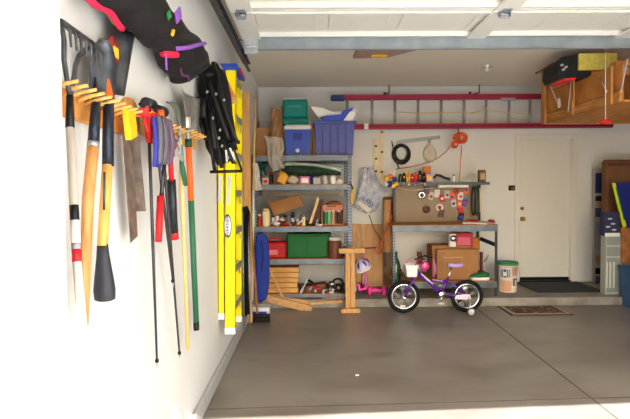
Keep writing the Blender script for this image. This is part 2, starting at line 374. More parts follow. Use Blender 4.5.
# --------------------------------------------------- light
sun = bpy.data.lights.new('sun', 'SUN'); so = bpy.data.objects.new('sun', sun); COL.objects.link(so)
sdir = Vector((-0.097, 1, -0.61)).normalized(); so.rotation_euler = sdir.to_track_quat('-Z', 'Y').to_euler()
sun.energy = 18.0; sun.angle = 0.005; sun.color = (1, 0.993, 0.98)
w = bpy.data.worlds.new('world'); sc.world = w; w.use_nodes = True; nt = w.node_tree; bg = nt.nodes['Background']
sky = nt.nodes.new('ShaderNodeTexSky'); sky.sky_type = 'NISHITA'; sky.sun_disc = False; sky.sun_elevation = math.radians(31); sky.sun_rotation = math.radians(180); sky.ozone_density = 1.0; sky.dust_density = 2
nt.links.new(sky.outputs['Color'], bg.inputs['Color']); bg.inputs['Strength'].default_value = 0.42
pl = bpy.data.lights.new('opening_portal', 'AREA'); pl.shape = 'RECTANGLE'; pl.size = OX1 - OX0; pl.size_y = OZ; pl.cycles.is_portal = True
po = bpy.data.objects.new('opening_portal', pl); COL.objects.link(po); po.location = ((OX0 + OX1) / 2, YF - .2, OZ / 2); po.rotation_euler = (PI / 2, 0, 0)
# ================================================================ LEFT WALL
def W(px, py, off=0.0): return AX(px, py, XL + off)
def blade(mb, B, T, half, dish=0.02, nu=14, nv=8, th=.003, side=(0, 1, 0)):
    """dished metal blade from B to T; half(u) = half width along the wall"""
    B = Vector(B); T = Vector(T); sd = Vector(side)
    mb.grid(lambda u, v: B + (T - B) * u + sd * half(u) * (2 * v - 1) + Vector((dish * ((2 * v - 1) ** 2), 0, 0)), nu, nv, (th, 0, 0))
    return mb
# peg rails
def peg_rail(y0, y1, z, n, label, m, L=.10, disc=False):
    t = thing('peg_rail', label, 'tool rack', (XL, (y0 + y1) / 2, z), 'wooden peg rails on the left wall')
    MB().bx(XL, XL + .022, y0, y1, z - .085, z - .0, .006).build('board', PLY if disc else WOOD, t)
    for k in range(n):
        y = y0 + .03 + (y1 - y0 - .06) * k / max(1, n - 1)
        MB().tube([(XL + .015, y, z - .03), (XL + L * .6, y, z - .012), (XL + L, y, z - .004)], [.0065, .0062, .0052], 8).build('peg', WOODY, t)
    if disc: MB().lathe((XL, y1 + .05, z - .02), [(0, 0), (.092, 0), (.095, .01), (.09, .022), (0, .024)], (1, 0, 0), 24).build('round_end', PLY, t)
peg_rail(1.40, 2.06, 1.81, 11, 'wooden peg rail holding the grey rake and both shovels', PLY, .11, True)
peg_rail(2.26, 2.82, 1.83, 7, 'wooden peg rail holding the ski poles and red loppers', WOOD, .09)
peg_rail(2.9, 3.3, 1.85, 5, 'wooden peg rail under the grey scoop and orange handle', WOOD, .09)
# grey bow rake
t = thing('garden_rake', 'grey bow rake with a pale labelled handle hung beside the stucco jamb', 'rake', W(72, 130, .06))
a, b = W(66, 25, .05), W(96, 46, .05)
a = b + (a - b) * 1.15
m = MB().tube([a, b], .009, 8)
for k in range(8):
    p = lerp(a, b, k / 7); m.tube([p, p + Vector((.03, -.01, -.03)), p + Vector((.032, -.01, -.075))], [.006, .005, .003], 6)
m.build('rake_head', GUNMET, t)
c = W(70, 96, .06)
MB().tube([b, W(86, 49, .055), W(79, 56, .055), W(75.5, 66, .055), W(74, 78, .058), c], .0075, 8).build('bow', GUNMET, t); MB().tube([a, W(64, 40, .055), W(64, 60, .055), W(67, 80, .058), c], .0075, 8).build('bow', GUNMET, t)
h0, h1, h2 = W(70, 128, .07), W(77, 262, .12), W(91, 425, .22)
MB().tube([c, h0], [.010, .0125], 10).build('ferrule', BLACK, t)
MB().tube([h0, h1, h2], .0115, 12).build('handle', plain('grey_beige_handle', (196, 186, 174), .5), t)
def band(t, y0, y1, m, r=.0122):
    f = lambda yy: lerp(h0, h1, (yy - 128) / (262 - 128))
    MB().tube([f(y0), f(y1)], r, 12).build('label_band', m, t)
band(t, 207, 222, BLACK); band(t, 222, 244, PAPER); band(t, 244, 250, GREY); band(t, 250, 262, RED)
# round point shovel
t = thing('round_shovel', 'round pointed shovel with black socket and brown wooden handle', 'shovel', W(94, 145, .06))
m = MB(); B, T = W(92, 100, .04), W(97.5, 39, .04); c0 = (B + T) / 2
blade(m, B, T, lambda u: .098 * min(1, (u * 6 + .35)) * math.sqrt(max(0.02, 1 - max(0, (u - .45) / .55) ** 2.2)), .03); m.build('blade', mat('highlit_blue_steel', (104, 110, 118), .4, .5, rgb2=(58, 62, 70), scale=14), t)  # paler bluish blade colour stands in for the highlights on the steel
MB().tube([lerp(B, T, .35) + Vector((.0, 0, 0)), B + Vector((.012, 0, -.01)), W(94.5, 125, .075), W(93.5, 143, .07)], [.008, .015, .0165, .018], 12).build('socket', plain('blue_black_steel', (30, 38, 52), .35, .5), t)
MB().tube([W(93.5, 142, .07), W(93, 147, .07)], .0185, 12).build('collar', GALV, t)
MB().tube([W(93, 147, .07), W(88, 200, .07), W(85.5, 260, .065), W(83, 325, .06)], [.018, .0175, .0165, .016], 12).build('handle', mat('tan_handle_wood', (204, 152, 92), .45, rgb2=(174, 118, 62), scale=8, stretch=(8, 8, 1)), t)
# square shovel
t = thing('square_shovel', 'flat grey square shovel with sticker, yellow wooden handle and black grip', 'shovel', W(108, 165, .06))
tl, tr, br, bl = W(110.5, 20.4, .035), W(129.8, 33.3, .035), W(119, 96, .035), W(104, 92, .035)
m = MB(); m.grid(lambda u, v: lerp(lerp(bl, br, v), lerp(tl, tr, v), u) + Vector((.018 * (2 * v - 1) ** 2, 0, 0)), 8, 8, (.003, 0, 0)); m.build('blade', GUNMET, t)
s0 = lerp(lerp(bl, br, .12), lerp(tl, tr, .12), .6) + Vector((.014, 0, 0))
MB().lathe(s0, [(0, .004), (.046, .003), (.048, -.002)], (1, 0, 0), 16, 1).build('sticker', plain('red_sticker', (150, 44, 36), .6), t)
MB().box(s0 + Vector((.006, 0, -.01)), (.003, .046, .036)).build('sticker_letters', YELP, t)
rt = MB(); rt.prism([W(106, 98, .075), W(112, 97, .075), W(107.5, 79, .075)], (.006, 0, 0)); rt.build('red_tip', ORANGE, t)
MB().tube([W(112, 78, .045), W(110, 100, .06), W(108.5, 107, .07), W(108, 140, .075), W(108, 166, .07)], [.006, .016, .018, .0185, .0195], 12).build('socket', plain('blue_black_steel', (30, 38, 52), .35, .5), t)
MB().tube([W(107.5, 165, .07), W(105, 205, .07), W(102.5, 246, .07)], .0175, 12).build('handle', WOODY, t)
MB().tube([W(104.5, 172, .087), W(104, 210, .087)], .004, 6).build('label_strip', GUNMET, t)
g0, g1 = W(102.5, 244, .07), W(105, 301, .075)
m = MB(); n = 10
m.tube([g0, lerp(g0, g1, .2), lerp(g0, g1, .55), lerp(g0, g1, .8), lerp(g0, g1, .97), g1], [.018, .021, .030, .036, .034, .022], 14, flat=.75)
m.build('grip', plain('blue_black_grip', (44, 44, 52), .45), t)
# hand saw + steel bar
t = thing('hand_saw', 'long worn steel saw with a yellow handle hanging blade down', 'saw', W(127, 140, .05))
MB().prism([W(122, 109, .06), W(129, 107, .06), W(132, 136, .06), W(125.5, 140, .06)], (.022, 0, 0)).build('handle', plain('yellow_saw_handle', (240, 178, 30), .45), t)
MB().prism([W(122, 136, .05), W(131.5, 134, .05), W(137, 236, .045), (W(130, 243, .045))], (.003, 0, 0)).build('blade', mat('brown_steel', (128, 112, 98), .45, .3, rgb2=(92, 80, 72), scale=20), t)
t = thing('steel_bar', 'narrow brown steel bar hanging just behind the yellow handled saw', 'bar', W(138, 150, .03))
MB().bar(W(132.5, 122, .03), W(141, 211, .03), .008, .04, (1, 0, 0)).build('bar', mat('brown_steel', (128, 112, 98), .45), t)
MB().tube(circ(W(132, 118, .035), .018, (0, 1, 0), (0, 0, 1), 12), .004, 6, True).build('ring', GALV, t)
# ski poles
def ski_pole(top, bot, off0, off1, gripm, strapm, label, short=False, grp='ski poles hanging from the peg rail'):
    a, b = W(*top, off0), W(*bot, off1); d = (b - a).normalized(); L = (b - a).length
    t = thing('ski_pole', label, 'ski pole', a, grp)
    MB().tube([a, lerp(a, b, .5), b], [.0072, .0072, .005], 8).build('shaft', plain('dark_pole_metal', (58, 54, 58), .35, .5), t)
    MB().tube([a - d * .04, a - d * .02, a + d * .02, a + d * .06, a + d * .1], [.016, .02, .015, .017, .012], 10).build('grip', gripm, t)
    for sd in (-.018, .02):
        MB().grid(lambda u, v: a + Vector((.025 + .012 * math.sin(u * PI), sd + .026 * (2 * v - 1) * (1) + .02 * math.sin(u * PI) * (1 if sd > 0 else -1), 0.0 - u * .2)), 8, 2, (.01, 0, 0)).build('strap', strapm, t)
    MB().tube([b - d * .012, b + d * .0], [.009, .009], 8).build('basket', BLACK, t)
    MB().tube([b, b + d * .03], [.006, .001], 6).build('tip', GALV, t)
    return t
STB = plain('blue_webbing', (52, 58, 150), .8); STG = plain('grey_webbing', (96, 94, 104), .8); STP = plain('mauve_webbing', (112, 88, 112), .8); STD = plain('bottle_green_webbing', (30, 78, 62), .8)
ski_pole((148.5, 118), (157, 362), .09, .05, RED, STB, 'ski pole with red grip and blue strap, longest dark shaft')
ski_pole((153.5, 116), (173, 282), .1, .08, BLACK, STG, 'short dark ski pole with grey strap crossing the red loppers')
ski_pole((160.5, 119), (179.5, 354), .09, .05, ORANGE, STP, 'ski pole with orange grip and mauve strap, long dark shaft')
# small orange and yellow grips in the pile
for i, (px, py, mm, lb) in enumerate([(143.5, 111, RED, 'red handled clamp on the pegs above the blue strap'), (152, 117, RED, 'red clamp head between the grey and mauve straps'), (157, 124, ORANGE, 'orange clamp head just above the red loppers')]):
    p = W(px, py, .1); t = thing('hand_clamp', lb, 'clamp', p, 'hand clamps on the pegs')
    MB().box(p, (.035, .016, .045), (0.2 * i, .3, .2), .005).build('jaw', mm, t)
    MB().tube([p + Vector((.0, -.04, .02)), p + Vector((.01, .05, .01))], .007, 8).build('screw', YELP if i else BLACK, t)
    MB().tube([p + Vector((0, 0, -.02)), p + Vector((.01, .01, -.08))], [.007, .005], 8).build('handle', mm, t)
for i, (px, py, mm, lb) in enumerate([(149, 105, BLACK, 'black rubber mallet head on top of the pole grips'), (161, 112, BLACK, 'second black mallet head above the orange clamp')]):
    p = W(px, py, .08); t = thing('rubber_mallet', lb, 'mallet', p)
    MB().tube([p + Vector((0, -.045, 0)), p + Vector((0, -.04, 0)), p + Vector((0, .04, 0.005)), p + Vector((0, .045, 0.005))], [.02, .026, .026, .02], 12).build('mallet_block', DSTEEL, t)
    MB().tube([p, p + Vector((.0, .01, -.16))], .01, 8).build('handle', GREEN if i else WOODB, t)
# loppers
t = thing('garden_loppers', 'red loppers with long black and red grips hanging open', 'loppers', W(167, 140, .08))
MB().prism([W(165, 147, .09), W(163, 128, .09), W(168, 122, .09), W(171, 134, .09), W(175, 146, .09), W(170, 153, .09)], (.014, 0, 0)).build('jaw', RED, t)
MB().tube([W(170, 146, .1), W(171.5, 182, .09)], .0125, 10).build('arm', RED, t)
MB().tube([W(171.5, 180, .09), W(174, 232, .075)], .0205, 10).build('grip', DSTEEL, t)
MB().tube([W(174, 230, .075), W(174.8, 239, .075)], .021, 10).build('grip_tip', RED, t)
MB().tube([W(166, 146, .1), W(161, 198, .1)], .009, 10).build('arm', plain('dark_pole_metal', (58, 54, 58)), t)
MB().tube([W(160.5, 196, .1), W(158.5, 242, .1)], .0155, 10).build('grip', RED, t)
# grass hook pole
t = thing('grass_hook', 'curved grey green grass hook on a long pale wooden pole', 'garden tool', W(184, 132, .06))
pts = [(165.5, 103), (170, 104.5), (174, 109), (177, 115), (178.5, 122), (179, 127)]
MB().grid(lambda u, v: W(*[pts[min(5, int(u * 5))][k] + (pts[min(5, int(u * 5) + 1)][k] - pts[min(5, int(u * 5))][k]) * (u * 5 - int(u * 5)) + (v * (2.5 if k == 0 else -7)) * math.sin(max(.12, u) * PI * .7) for k in (0, 1)], .06), 15, 2, (.004, 0, 0)).build('blade', mat('olive_steel', (112, 122, 108), .5, .3), t)
MB().tube([W(179, 124, .06), W(181, 150, .07)], .012, 8).build('ferrule', GALV, t)
MB().tube([W(180.2, 140, .07), W(182.5, 200, .07), W(188, 349, .05)], [.0105, .0115, .0115], 10).build('handle', plain('pale_pole_wood', (226, 186, 120), .5), t)
# scoop with orange and green handle
t = thing('square_scoop', 'grey square scoop with an orange and green handle hung head up', 'scoop', W(190, 134, .06))
tl, tr, br, bl = W(176.5, 88, .05), W(195, 99, .05), W(193, 133, .05), W(182.5, 132, .05)
MB().grid(lambda u, v: lerp(lerp(bl, br, v), lerp(tl, tr, v), u) + Vector((.03 * (2 * v - 1) ** 2, 0, 0)), 8, 8, (.003, 0, 0)).build('blade', mat('pale_worn_steel', (150, 148, 142), .4, .4, rgb2=(118, 116, 110), scale=14), t)
MB().grid(lambda u, v: W(186 + 4.5 * v, 128 - 11 * u, .085), 1, 1, (.002, 0, 0)).build('sticker', PAPER, t)
MB().tube([W(188, 128, .075), W(188, 140, .08)], .012, 8).build('ferrule', GALV, t)
MB().tube([W(188.2, 139, .08), W(188.6, 147, .08)], .0195, 10).build('collar', DGREEN, t)
MB().tube([W(188.6, 146, .08), W(191, 200, .075)], .0175, 10).build('handle', ORANGE, t)
MB().tube([W(191, 199, .075), W(196.2, 322, .05)], .0175, 10).build('grip', plain('pine_green', (40, 96, 68), .5), t)
MB().tube([W(196.2, 321, .05), W(196.4, 330, .05)], .018, 10).build('end_cap', BLACK, t)
# hand trowel, shears
t = thing('hand_trowel', 'small green handled trowel hung beside the orange handle', 'trowel', W(182, 165, .1))
MB().tube([W(181.5, 161, .11), W(183, 172, .11), W(185.5, 185, .11)], [.01, .015, .012], 10).build('handle', plain('pine_green', (40, 96, 68)), t)
blade(MB(), W(181.5, 162, .11), W(178, 144, .11), lambda u: .03 * (.5 + u) * (1.001 - u) ** .3, .01).build('blade', GALV, t)
t = thing('pruning_shears', 'small pruning shears with bright blades hung over the pale pole', 'shears', W(176, 145, .11))
for s_ in (-1, 1):
    MB().tube([W(177.5, 141, .12), W(177.5 + 3 * s_, 136, .12)], [.007, .003], 6).build('blade', GALV, t)
    MB().tube([W(177.5, 141, .12), W(177 + 4 * s_, 149, .12), W(176.5 + 2 * s_, 156, .12)], .006, 8).build('handle', GALV, t)
# black ski bag high on the wall
t = thing('ski_bag', 'bulky black bag with purple and red trim hung high on the wall', 'bag', W(150, 45, .1))
Lw = [(76, -26), (92, -6), (110.6, 12), (129, 27), (140, 39), (156, 49), (164, 66), (172, 77), (178.5, 82)]
Up = [(120, -40), (146, -22), (158, -4), (171, 13), (180, 23), (192, 36), (201, 46), (205, 57), (203, 66)]
secs = []; NB = 16
def bagpt(u, v, grow=0.0):
    f_ = u * (len(Lw) - 1); i = min(len(Lw) - 2, int(f_)); q = f_ - i
    l = (Lw[i][0] + (Lw[i + 1][0] - Lw[i][0]) * q, Lw[i][1] + (Lw[i + 1][1] - Lw[i][1]) * q); u_ = (Up[i][0] + (Up[i + 1][0] - Up[i][0]) * q, Up[i][1] + (Up[i + 1][1] - Up[i][1]) * q)
    a = W(*l, .09); b = W(*u_, .09); c = (a + b) / 2; h = (b - a) / 2; ang = 2 * PI * v
    fat = .035 + .03 * u + .006 * math.sin(u * 21) + .004 * math.sin(u * 47 + v * 9)
    sg = lambda x: math.copysign(abs(x) ** .75, x)
    return c + h * sg(math.cos(ang)) * (1 + grow) + Vector((sg(math.sin(ang)) * (fat + grow * .1), 0, .01 * math.sin(u * 30 + v * 12)))
m = MB(); m.grid(lambda u, v: bagpt(u, v), 48, 28)
for u in (0, 1): m.add([bagpt(u, k / 28) for k in range(28)], [list(range(28))])
m.build('body', mat('black_nylon', (24, 21, 22), .8, rgb2=(13, 12, 13), scale=9, bump=.35), t)
def trim(name, u0, u1, v0, v1, m_, r=.012, n=14, fl=None): MB().tube([bagpt(u0 + (u1 - u0) * k / n, v0 + (v1 - v0) * k / n, .03) for k in range(n + 1)], r, 6, flat=fl).build(name, m_, t)
HOT = plain('hot_red_trim', (214, 40, 76), .6); VIO = plain('violet_trim', (142, 84, 190), .6)
trim('piping', .05, .36, .53, .53, HOT, .014); trim('piping', .2, .32, .58, .56, plain('pale_green_trim', (120, 170, 110), .7), .012)
trim('side_band', .63, .72, .34, .04, VIO, .022, fl=.5); trim('side_band', .66, .68, .47, .36, HOT, .016)
trim('seam', .16, .60, .02, .02, plain('dark_red_trim', (90, 34, 40), .7), .006)
trim('seam', .80, .995, .38, .40, plain('violet_edge', (84, 50, 84), .7), .007)
q = bagpt(.40, .17, .05); MB().box(q, (.012, .10, .055), (.6, 0, 0), .006).build('patch', VIO, t)
q = bagpt(.37, .24, .05); MB().box(q, (.012, .05, .035), (.6, 0, 0), .006).build('tab', GREEN, t)
q = bagpt(.505, .26, .06); MB().box(q, (.014, .04, .015), (.9, 0, 0), .004).build('buckle', YELP, t)
q = bagpt(.655, .46, .03); MB().grid(lambda u, v: q + Vector((.01, .02 * v, -.07 * u)), 3, 1, (.004, 0, 0)).build('strap', VIO, t)
# black folded carrier
def F(px, py, y=3.4): return AY(px, py, y)
t = thing('folding_carrier', 'black folded strap on carrier hung beside the yellow ladder', 'carrier', F(220, 120))
m = MB(); m.blob(F(217, 114, 3.44), (.108, .1, .33), 14, 12, (0, -.10, 0), .06, .7); m.build('pad', BLACKF, t)
for (a, b, r) in [((205, 74), (222, 168), .014), ((213, 62), (236, 150), .013), ((201, 76), (214, 74), .014), ((195, 98), (206, 100), .011), ((199, 118), (206, 140), .013), ((210, 172), (242, 171), .010), ((242, 171), (226, 128), .007), ((228, 143), (240, 142), .012), ((204, 104), (215, 172), .012)]:
    MB().tube([F(*a, 3.3), F(*b, 3.3)], r, 8).build('frame_bar', BLACK, t)
for (a, b) in [((206, 80), (226, 140)), ((214, 84), (234, 142)), ((208, 110), (212, 150)), ((218, 140), (232, 164)), ((201, 98), (201, 118))]:
    MB().grid(lambda u, v: F(a[0] + (b[0] - a[0]) * u + 5 * v, a[1] + (b[1] - a[1]) * u, 3.26) + Vector((0, -.02 * math.sin(u * PI), 0)), 8, 2, (0, .004, 0)).build('strap', plain('black_webbing', (10, 10, 11), .55), t)
for p in [(216, 94), (224, 100), (220, 130), (213, 118), (207, 92), (228, 158), (222, 146), (219, 138)]:
    MB().box(F(*p, 3.235), (.013, .012, .018), (0, .3, 0), .003).build('buckle', GREY, t)
for a, b in [((226, 150), (227, 162)), ((230, 148), (235, 160))]: MB().bar(F(*a, 3.24), F(*b, 3.24), .012, .004, (0, 1, 0)).build('reflective_strip', LGREY, t)
# tan board behind the carrier
t = thing('painted_board', 'narrow tan board with red marks slanting behind the black carrier', 'board', F(226, 90, 3.75))
q = [F(215, 66, 3.75), F(220, 64, 3.75), F(237, 100, 3.75), F(232, 104, 3.75)]
MB().prism(q, (0, .02, 0)).build('board', CARD2, t)
for a in (.35, .62, .8): MB().box(lerp(lerp(q[0], q[1], .5), lerp(q[2], q[3], .5), a) - Vector((0, .004, 0)), (.022, .008, .05), (0, -.5, 0), .002).build('red_mark', ORANGE, t)
# yellow step ladder
LYa, LYb = 4.07, 4.46
LB = .345; tilt = .03
t = thing('step_ladder', 'yellow fibreglass step ladder folded against the white wall', 'ladder', (XL + .07, 4.3, LB))
def rail(x0, x1, y, name, z0, z1, bow, mm=YEL):
    m = MB(); lean = lambda z: Vector((bow * (z - z0) / (z1 - z0), 0, 0))
    for (a0, a1, b0, b1) in ((x0, x1, 0, .004), (x0, x0 + .004, 0, .03), (x1 - .004, x1, 0, .03)):
        v = [Vector((a, y + b, z)) + lean(z) for z in (z0, z1) for a, b in ((a0, b0), (a1, b0), (a1, b1), (a0, b1))]
        m.add(v, [[0, 1, 2, 3], [7, 6, 5, 4], [0, 4, 5, 1], [1, 5, 6, 2], [2, 6, 7, 3], [3, 7, 4, 0]])
    o = m.build(name, mm, t); f = MB().bx(x0 - .001, x1 + .001, y - .002, y + .034, z0 - .002, z0 + .05, .002).build('rubber_foot', WHITE, o); return o
rx = [XL + .002, XL + .05, XL + .052, XL + .135]
rail(rx[0], rx[1], LYa + .0, 'rear_rail', LB + .12, 2.3, .02); fr = rail(rx[2], rx[3], LYa - .0, 'front_rail', LB, 2.48, .035)
rail(rx[0], rx[1], LYb, 'rear_rail', LB + .12, 2.3, .02); rail(rx[2], rx[3], LYb, 'front_rail', LB, 2.48, .035)
for k in range(7):
    z = LB + .22 + k * .305; o = .035 * (z - LB) / 2.16
    MB().bx(rx[2] + .005 + o, rx[3] - .002 + o, LYa + .004, LYb, z, z + .022, .003).bx(rx[3] - .006 + o, rx[3] - .002 + o, LYa + .004, LYb, z - .03, z).build('step', ALU, t)
    if k < 5: MB().tube([(rx[0] + .03, LYa + .01, z + .1), (rx[0] + .03, LYb, z + .1)], .009, 6).build('rear_bar', ALU, t)
    MB().bar((rx[3] - .012 + o, LYb - .01, z - .09), (rx[3] - .012 + o, LYb - .09, z), .004, .018).build('brace', ALU, t)
MB().bx(rx[0], rx[3] + .05, LYa - .02, LYb + .05, 2.45, 2.50, .01).build('top_cap', BLUE, t)
MB().bx(rx[3] + .0501, rx[3] + .056, LYa + .1, LYa + .3, 2.455, 2.495).build('cap_sticker', RED, t)
for (px, y0, y1) in ((220.5, 176, 202), (229.5, 176, 205)):
    a, b = AY(px, y0, LYa - .002), AY(px - (.9 if px < 225 else 1.4), y1, LYa - .002); MB().bar(a, b, .026, .003, (0, 1, 0)).build('silver_sticker', LGREY, t)
oc = AY(227.6, 226, LYa - .004)
MB().lathe(oc, [(0, 0.0), (.030, 0.0), (.032, .003)], (0, 1, 0), 28).build('logo_oval', DBLUE, t)
lg = [o for o in t.children if o.name.startswith('logo_oval')][0]
zc = (oc - rootloc(t)).z
for v in lg.data.vertices: v.co.z = zc + (v.co.z - zc) * 3.0
wo = MB().lathe(oc - Vector((0, .001, 0)), [(0, 0.0), (.025, 0.0), (.026, .001)], (0, 1, 0), 28).build('logo_face', WHITE, t)
for v in wo.data.vertices: v.co.z = zc + (v.co.z - zc) * 3.1
text_mesh('WERNER', .042, oc - Vector((0, .003, 0)), (0, 0, 1), (-1, 0, 0), .0008, 'logo_lettering', DBLUE, t)
# planks, poles and brooms in the corner
t = thing('wood_plank', 'tall orange brown plank upright in the corner behind the ladder', 'plank', (XL + .05, 5.7, 0))
MB().bx(XL + .004, XL + .085, 5.70, 5.735, .01, AY(246, 92, 5.70).z, .003).build('plank', WOOD, t)
t = thing('wooden_pole', 'thin pale pole with white lower end leaning by the shelf', 'pole', AY(251, 230, 6.2))
MB().tube([AY(255.5, 99, 6.35), AY(253.5, 192, 6.25)], .0125, 10).build('pole', plain('pale_pole_wood', (226, 186, 120)), t)
MB().tube([AY(253.5, 190, 6.25), AY(252.8, 240, 6.2), AY(252.4, 300, 6.2)], .014, 10).build('white_end', WHITE, t)
t = thing('push_broom', 'push broom with brown handle and wide black brush on the floor', 'broom', AZ(257, 322, 0))
hb = AZ(257, 322, 0)
MB().tube([AY(250, 206, 6.05), AY(257.5, 316, hb.y + .02)], .0135, 10).build('handle', WOODB, t)
MB().box(hb + Vector((0, 0, .075)), (.30, .055, .03), None, .008).build('brush_block', BLACK, t)
m = MB()
for k in range(26):
    x = -.14 + .28 * k / 25
    for j in (-.018, 0, .018): m.tube([hb + Vector((x, j, .062)), hb + Vector((x * 1.06, j * 1.7 + random.uniform(-.004, .004), .002))], [.0055, .004], 5)
m.build('bristles', plain('dark_bristles', (34, 32, 34), .9), t)
t = thing('folded_chair', 'dark folded camp chair standing between the ladder and blue board', 'chair', AY(247, 312, 5.9))
m = MB(); m.prism([AY(242.5, 207, 5.3), AY(247, 206, 5.3), AY(249.5, 214, 5.3), AY(249.5, 300, 5.3), AY(247, 316, 5.3), AY(242, 318, 5.3)], (0, .07, 0)); m.tube([AY(248, 210, 5.28), AY(246, 260, 5.26), AY(248.5, 314, 5.28)], .014, 8); m.build('cover', BLACKF, t)
for dx in (-.03, .03): MB().tube([AY(245.5, 212, 5.3) + Vector((dx, 0, 0)), Vector((AY(245.5, 208, 5.3).x + dx, 5.3, 0.003))], .008, 8).build('leg', GALV, t)
t = thing('body_board', 'long rounded blue board standing upright beside the shelf unit', 'board', AY(262, 312, 6.3))
z1 = AY(262, 232, 6.3).z; xx = AY(261.5, 280, 6.3).x
m = MB(); z0 = .1
m.grid(lambda u, v: Vector((xx + (2 * v - 1) * .085 * (max(0.0, 1 - abs(2 * u - 1) ** 5)) ** .5 + .02 * math.sin(u * PI * .9) - .01, 6.32 + .012 * math.sin(u * 3), z0 + (z1 - z0) * u)), 20, 8, (0, .05, 0)); m.build('board', mat('royal_blue_foam', (10, 48, 148), .55, var=.1), t)
MB().tube([(xx, 6.315, z1 - .1), (xx + .03, 6.30, z1 - .3), (xx, 6.315, z1 - .5)], .004, 6).build('leash', BLACK, t)
p = AZ(257, 317, 0); t = thing('small_carton', 'white and blue carton flat on the floor behind the broom', 'box', (p.x, p.y + .14, 0))
MB().bx(p.x - .14, p.x + .14, p.y + .06, p.y + .26, .0, .1, .004).build('carton', WHITE, t)
MB().bx(p.x - .12, p.x + .11, p.y + .056, p.y + .061, .015, .05).build('blue_print', BLUE, t)
# ================================================================ STEEL SHELF UNIT
def post_mat():
    m = bpy.data.materials.new('slotted_steel'); m.use_nodes = True; nt = m.node_tree; n = nt.nodes; L = nt.links; b = n['Principled BSDF']
    b.inputs['Roughness'].default_value = .45; b.inputs['Metallic'].default_value = .4
    tc = n.new('ShaderNodeTexCoord'); sp = n.new('ShaderNodeSeparateXYZ'); L.new(tc.outputs['Object'], sp.inputs[0])
    mm = n.new('ShaderNodeMath'); mm.operation = 'MULTIPLY'; mm.inputs[1].default_value = 26; L.new(sp.outputs['Z'], mm.inputs[0])
    fr = n.new('ShaderNodeMath'); fr.operation = 'FRACT'; L.new(mm.outputs[0], fr.inputs[0])
    gt = n.new('ShaderNodeMath'); gt.operation = 'GREATER_THAN'; gt.inputs[1].default_value = .6; L.new(fr.outputs[0], gt.inputs[0])
    mx = n.new('ShaderNodeMixRGB'); L.new(gt.outputs[0], mx.inputs['Fac']); mx.inputs['Color1'].default_value = (*lin((92, 102, 116)), 1); mx.inputs['Color2'].default_value = (*lin((34, 38, 44)), 1)
    L.new(mx.outputs['Color'], b.inputs['Base Color']); return m
SLOT = post_mat()
F0, F1 = YS + .02, 7.2
xl = AY(252.5, 200, F0).x; xr = AY(352, 200, F0).x
tops = [AY(300, yy, F0).z for yy in (155.2, 184.3, 226.3, 258.8)] + [ZS + .07]
t = shelf = thing('shelf_unit', 'tall blue grey steel shelf unit with slotted posts full of clutter', 'shelf unit', ((xl + xr) / 2, (F0 + F1) / 2, ZS))
for x, sx_ in ((xl, 1), (xr, -1)):
    for y, sy_ in ((F0, 1), (F1, -1)):
        MB().bx(x, x + sx_ * .055, y, y + sy_ * .004, ZS, tops[0] + .01).bx(x, x + sx_ * .004, y, y + sy_ * .04, ZS, tops[0] + .01).build('post', SLOT, t)
for z in tops:
    b = MB(); h = .075 if z != tops[-1] else .05
    for y, s_ in ((F0 - .004, 1), (F1 + .004, -1)): b.bx(xl + .01, xr - .055 * (s_ > 0), y, y + s_ * .003, z - h, z - .0085).bx(xl + .01, xr - .01, y, y + s_ * .03, z - h, z - h + .004)
    for x, s_ in ((xl + .006, 1), (xr - .006, -1)): b.bx(x, x + s_ * .003, F0 + .03, F1 - .03, z - h, z - .014)
    bo = b.build('beam', STEEL, t)
    MB().bx(xl + .012, xr - .012, F0 + .0, F1 - .005, z - .009, z, .001).build('shelf_board', BOARD, t)
zt, z1_, z2_, z3_, z4_ = tops
def onto(px0, px1, pytop, z0, y, depth): # box extents from its front outline
    a = AY(px0, pytop, y); b = AY(px1, pytop, y); return a.x, b.x, y, y + depth, z0, a.z
# ---- top
t = thing('open_carton', 'brown open cardboard carton at the left end of the top shelf', 'box', AY(262, 155, 6.9))
x0, x1, y0, y1, a, b = onto(256, 271, 128, zt, 6.85, .3); MB().bx(x0, x1, y0, y1, a, b, .003).build('carton', CARD2, t)
MB().bx(x0, x1, y1, y1 + .004, b, b + .12).build('flap', CARD2, t); MB().bx(x0 + .04, x1 + .06, y0 + .1, y0 + .18, b, b + .1, .004).build('grey_tray', GREY, t)
def crumple(mb, L, R_, y, yth, nu=10, nv=8, amp=.02):
    rnd = random.Random(3)
    ph = [rnd.uniform(0, 6) for _ in range(6)]
    mb.grid(lambda u, v: AY(L[0][0] + (L[1][0] - L[0][0]) * u + (R_[0][0] + (R_[1][0] - R_[0][0]) * u - L[0][0] - (L[1][0] - L[0][0]) * u) * v, (L[0][1] + (L[1][1] - L[0][1]) * u) * (1 - v) + (R_[0][1] + (R_[1][1] - R_[0][1]) * u) * v, y) + Vector((amp * .5 * math.sin(9 * u + ph[0]), amp * (math.sin(7 * u + 9 * v + ph[1]) + math.sin(13 * v - 5 * u + ph[2])) - yth * math.sin(v * PI) * math.sin(u * PI), 0)), nu, nv, (0, .004, 0)); return mb
t = thing('paper_sack', 'crumpled brown paper sack beside the teal cooler', 'bag', AY(275, 155, 6.75))
crumple(MB(), ((266, 158), (272, 108)), ((283, 156), (281, 110)), 6.78, .1, 18, 10, .015).build('sack', mat('brown_paper', (182, 140, 104), .85, rgb2=(146, 108, 76), scale=10, bump=.3), t)
t = thing('plastic_sack', 'clear crumpled plastic sack drooping over the top shelf edge', 'bag', AY(275, 170, 6.5))
m = mat('clear_plastic', (206, 200, 190), .25, alpha=.45)
crumple(MB(), ((271, 172), (264, 135)), ((284, 168), (283, 138)), F0 - .06, .05, 18, 12, .02).build('sack', m, t)
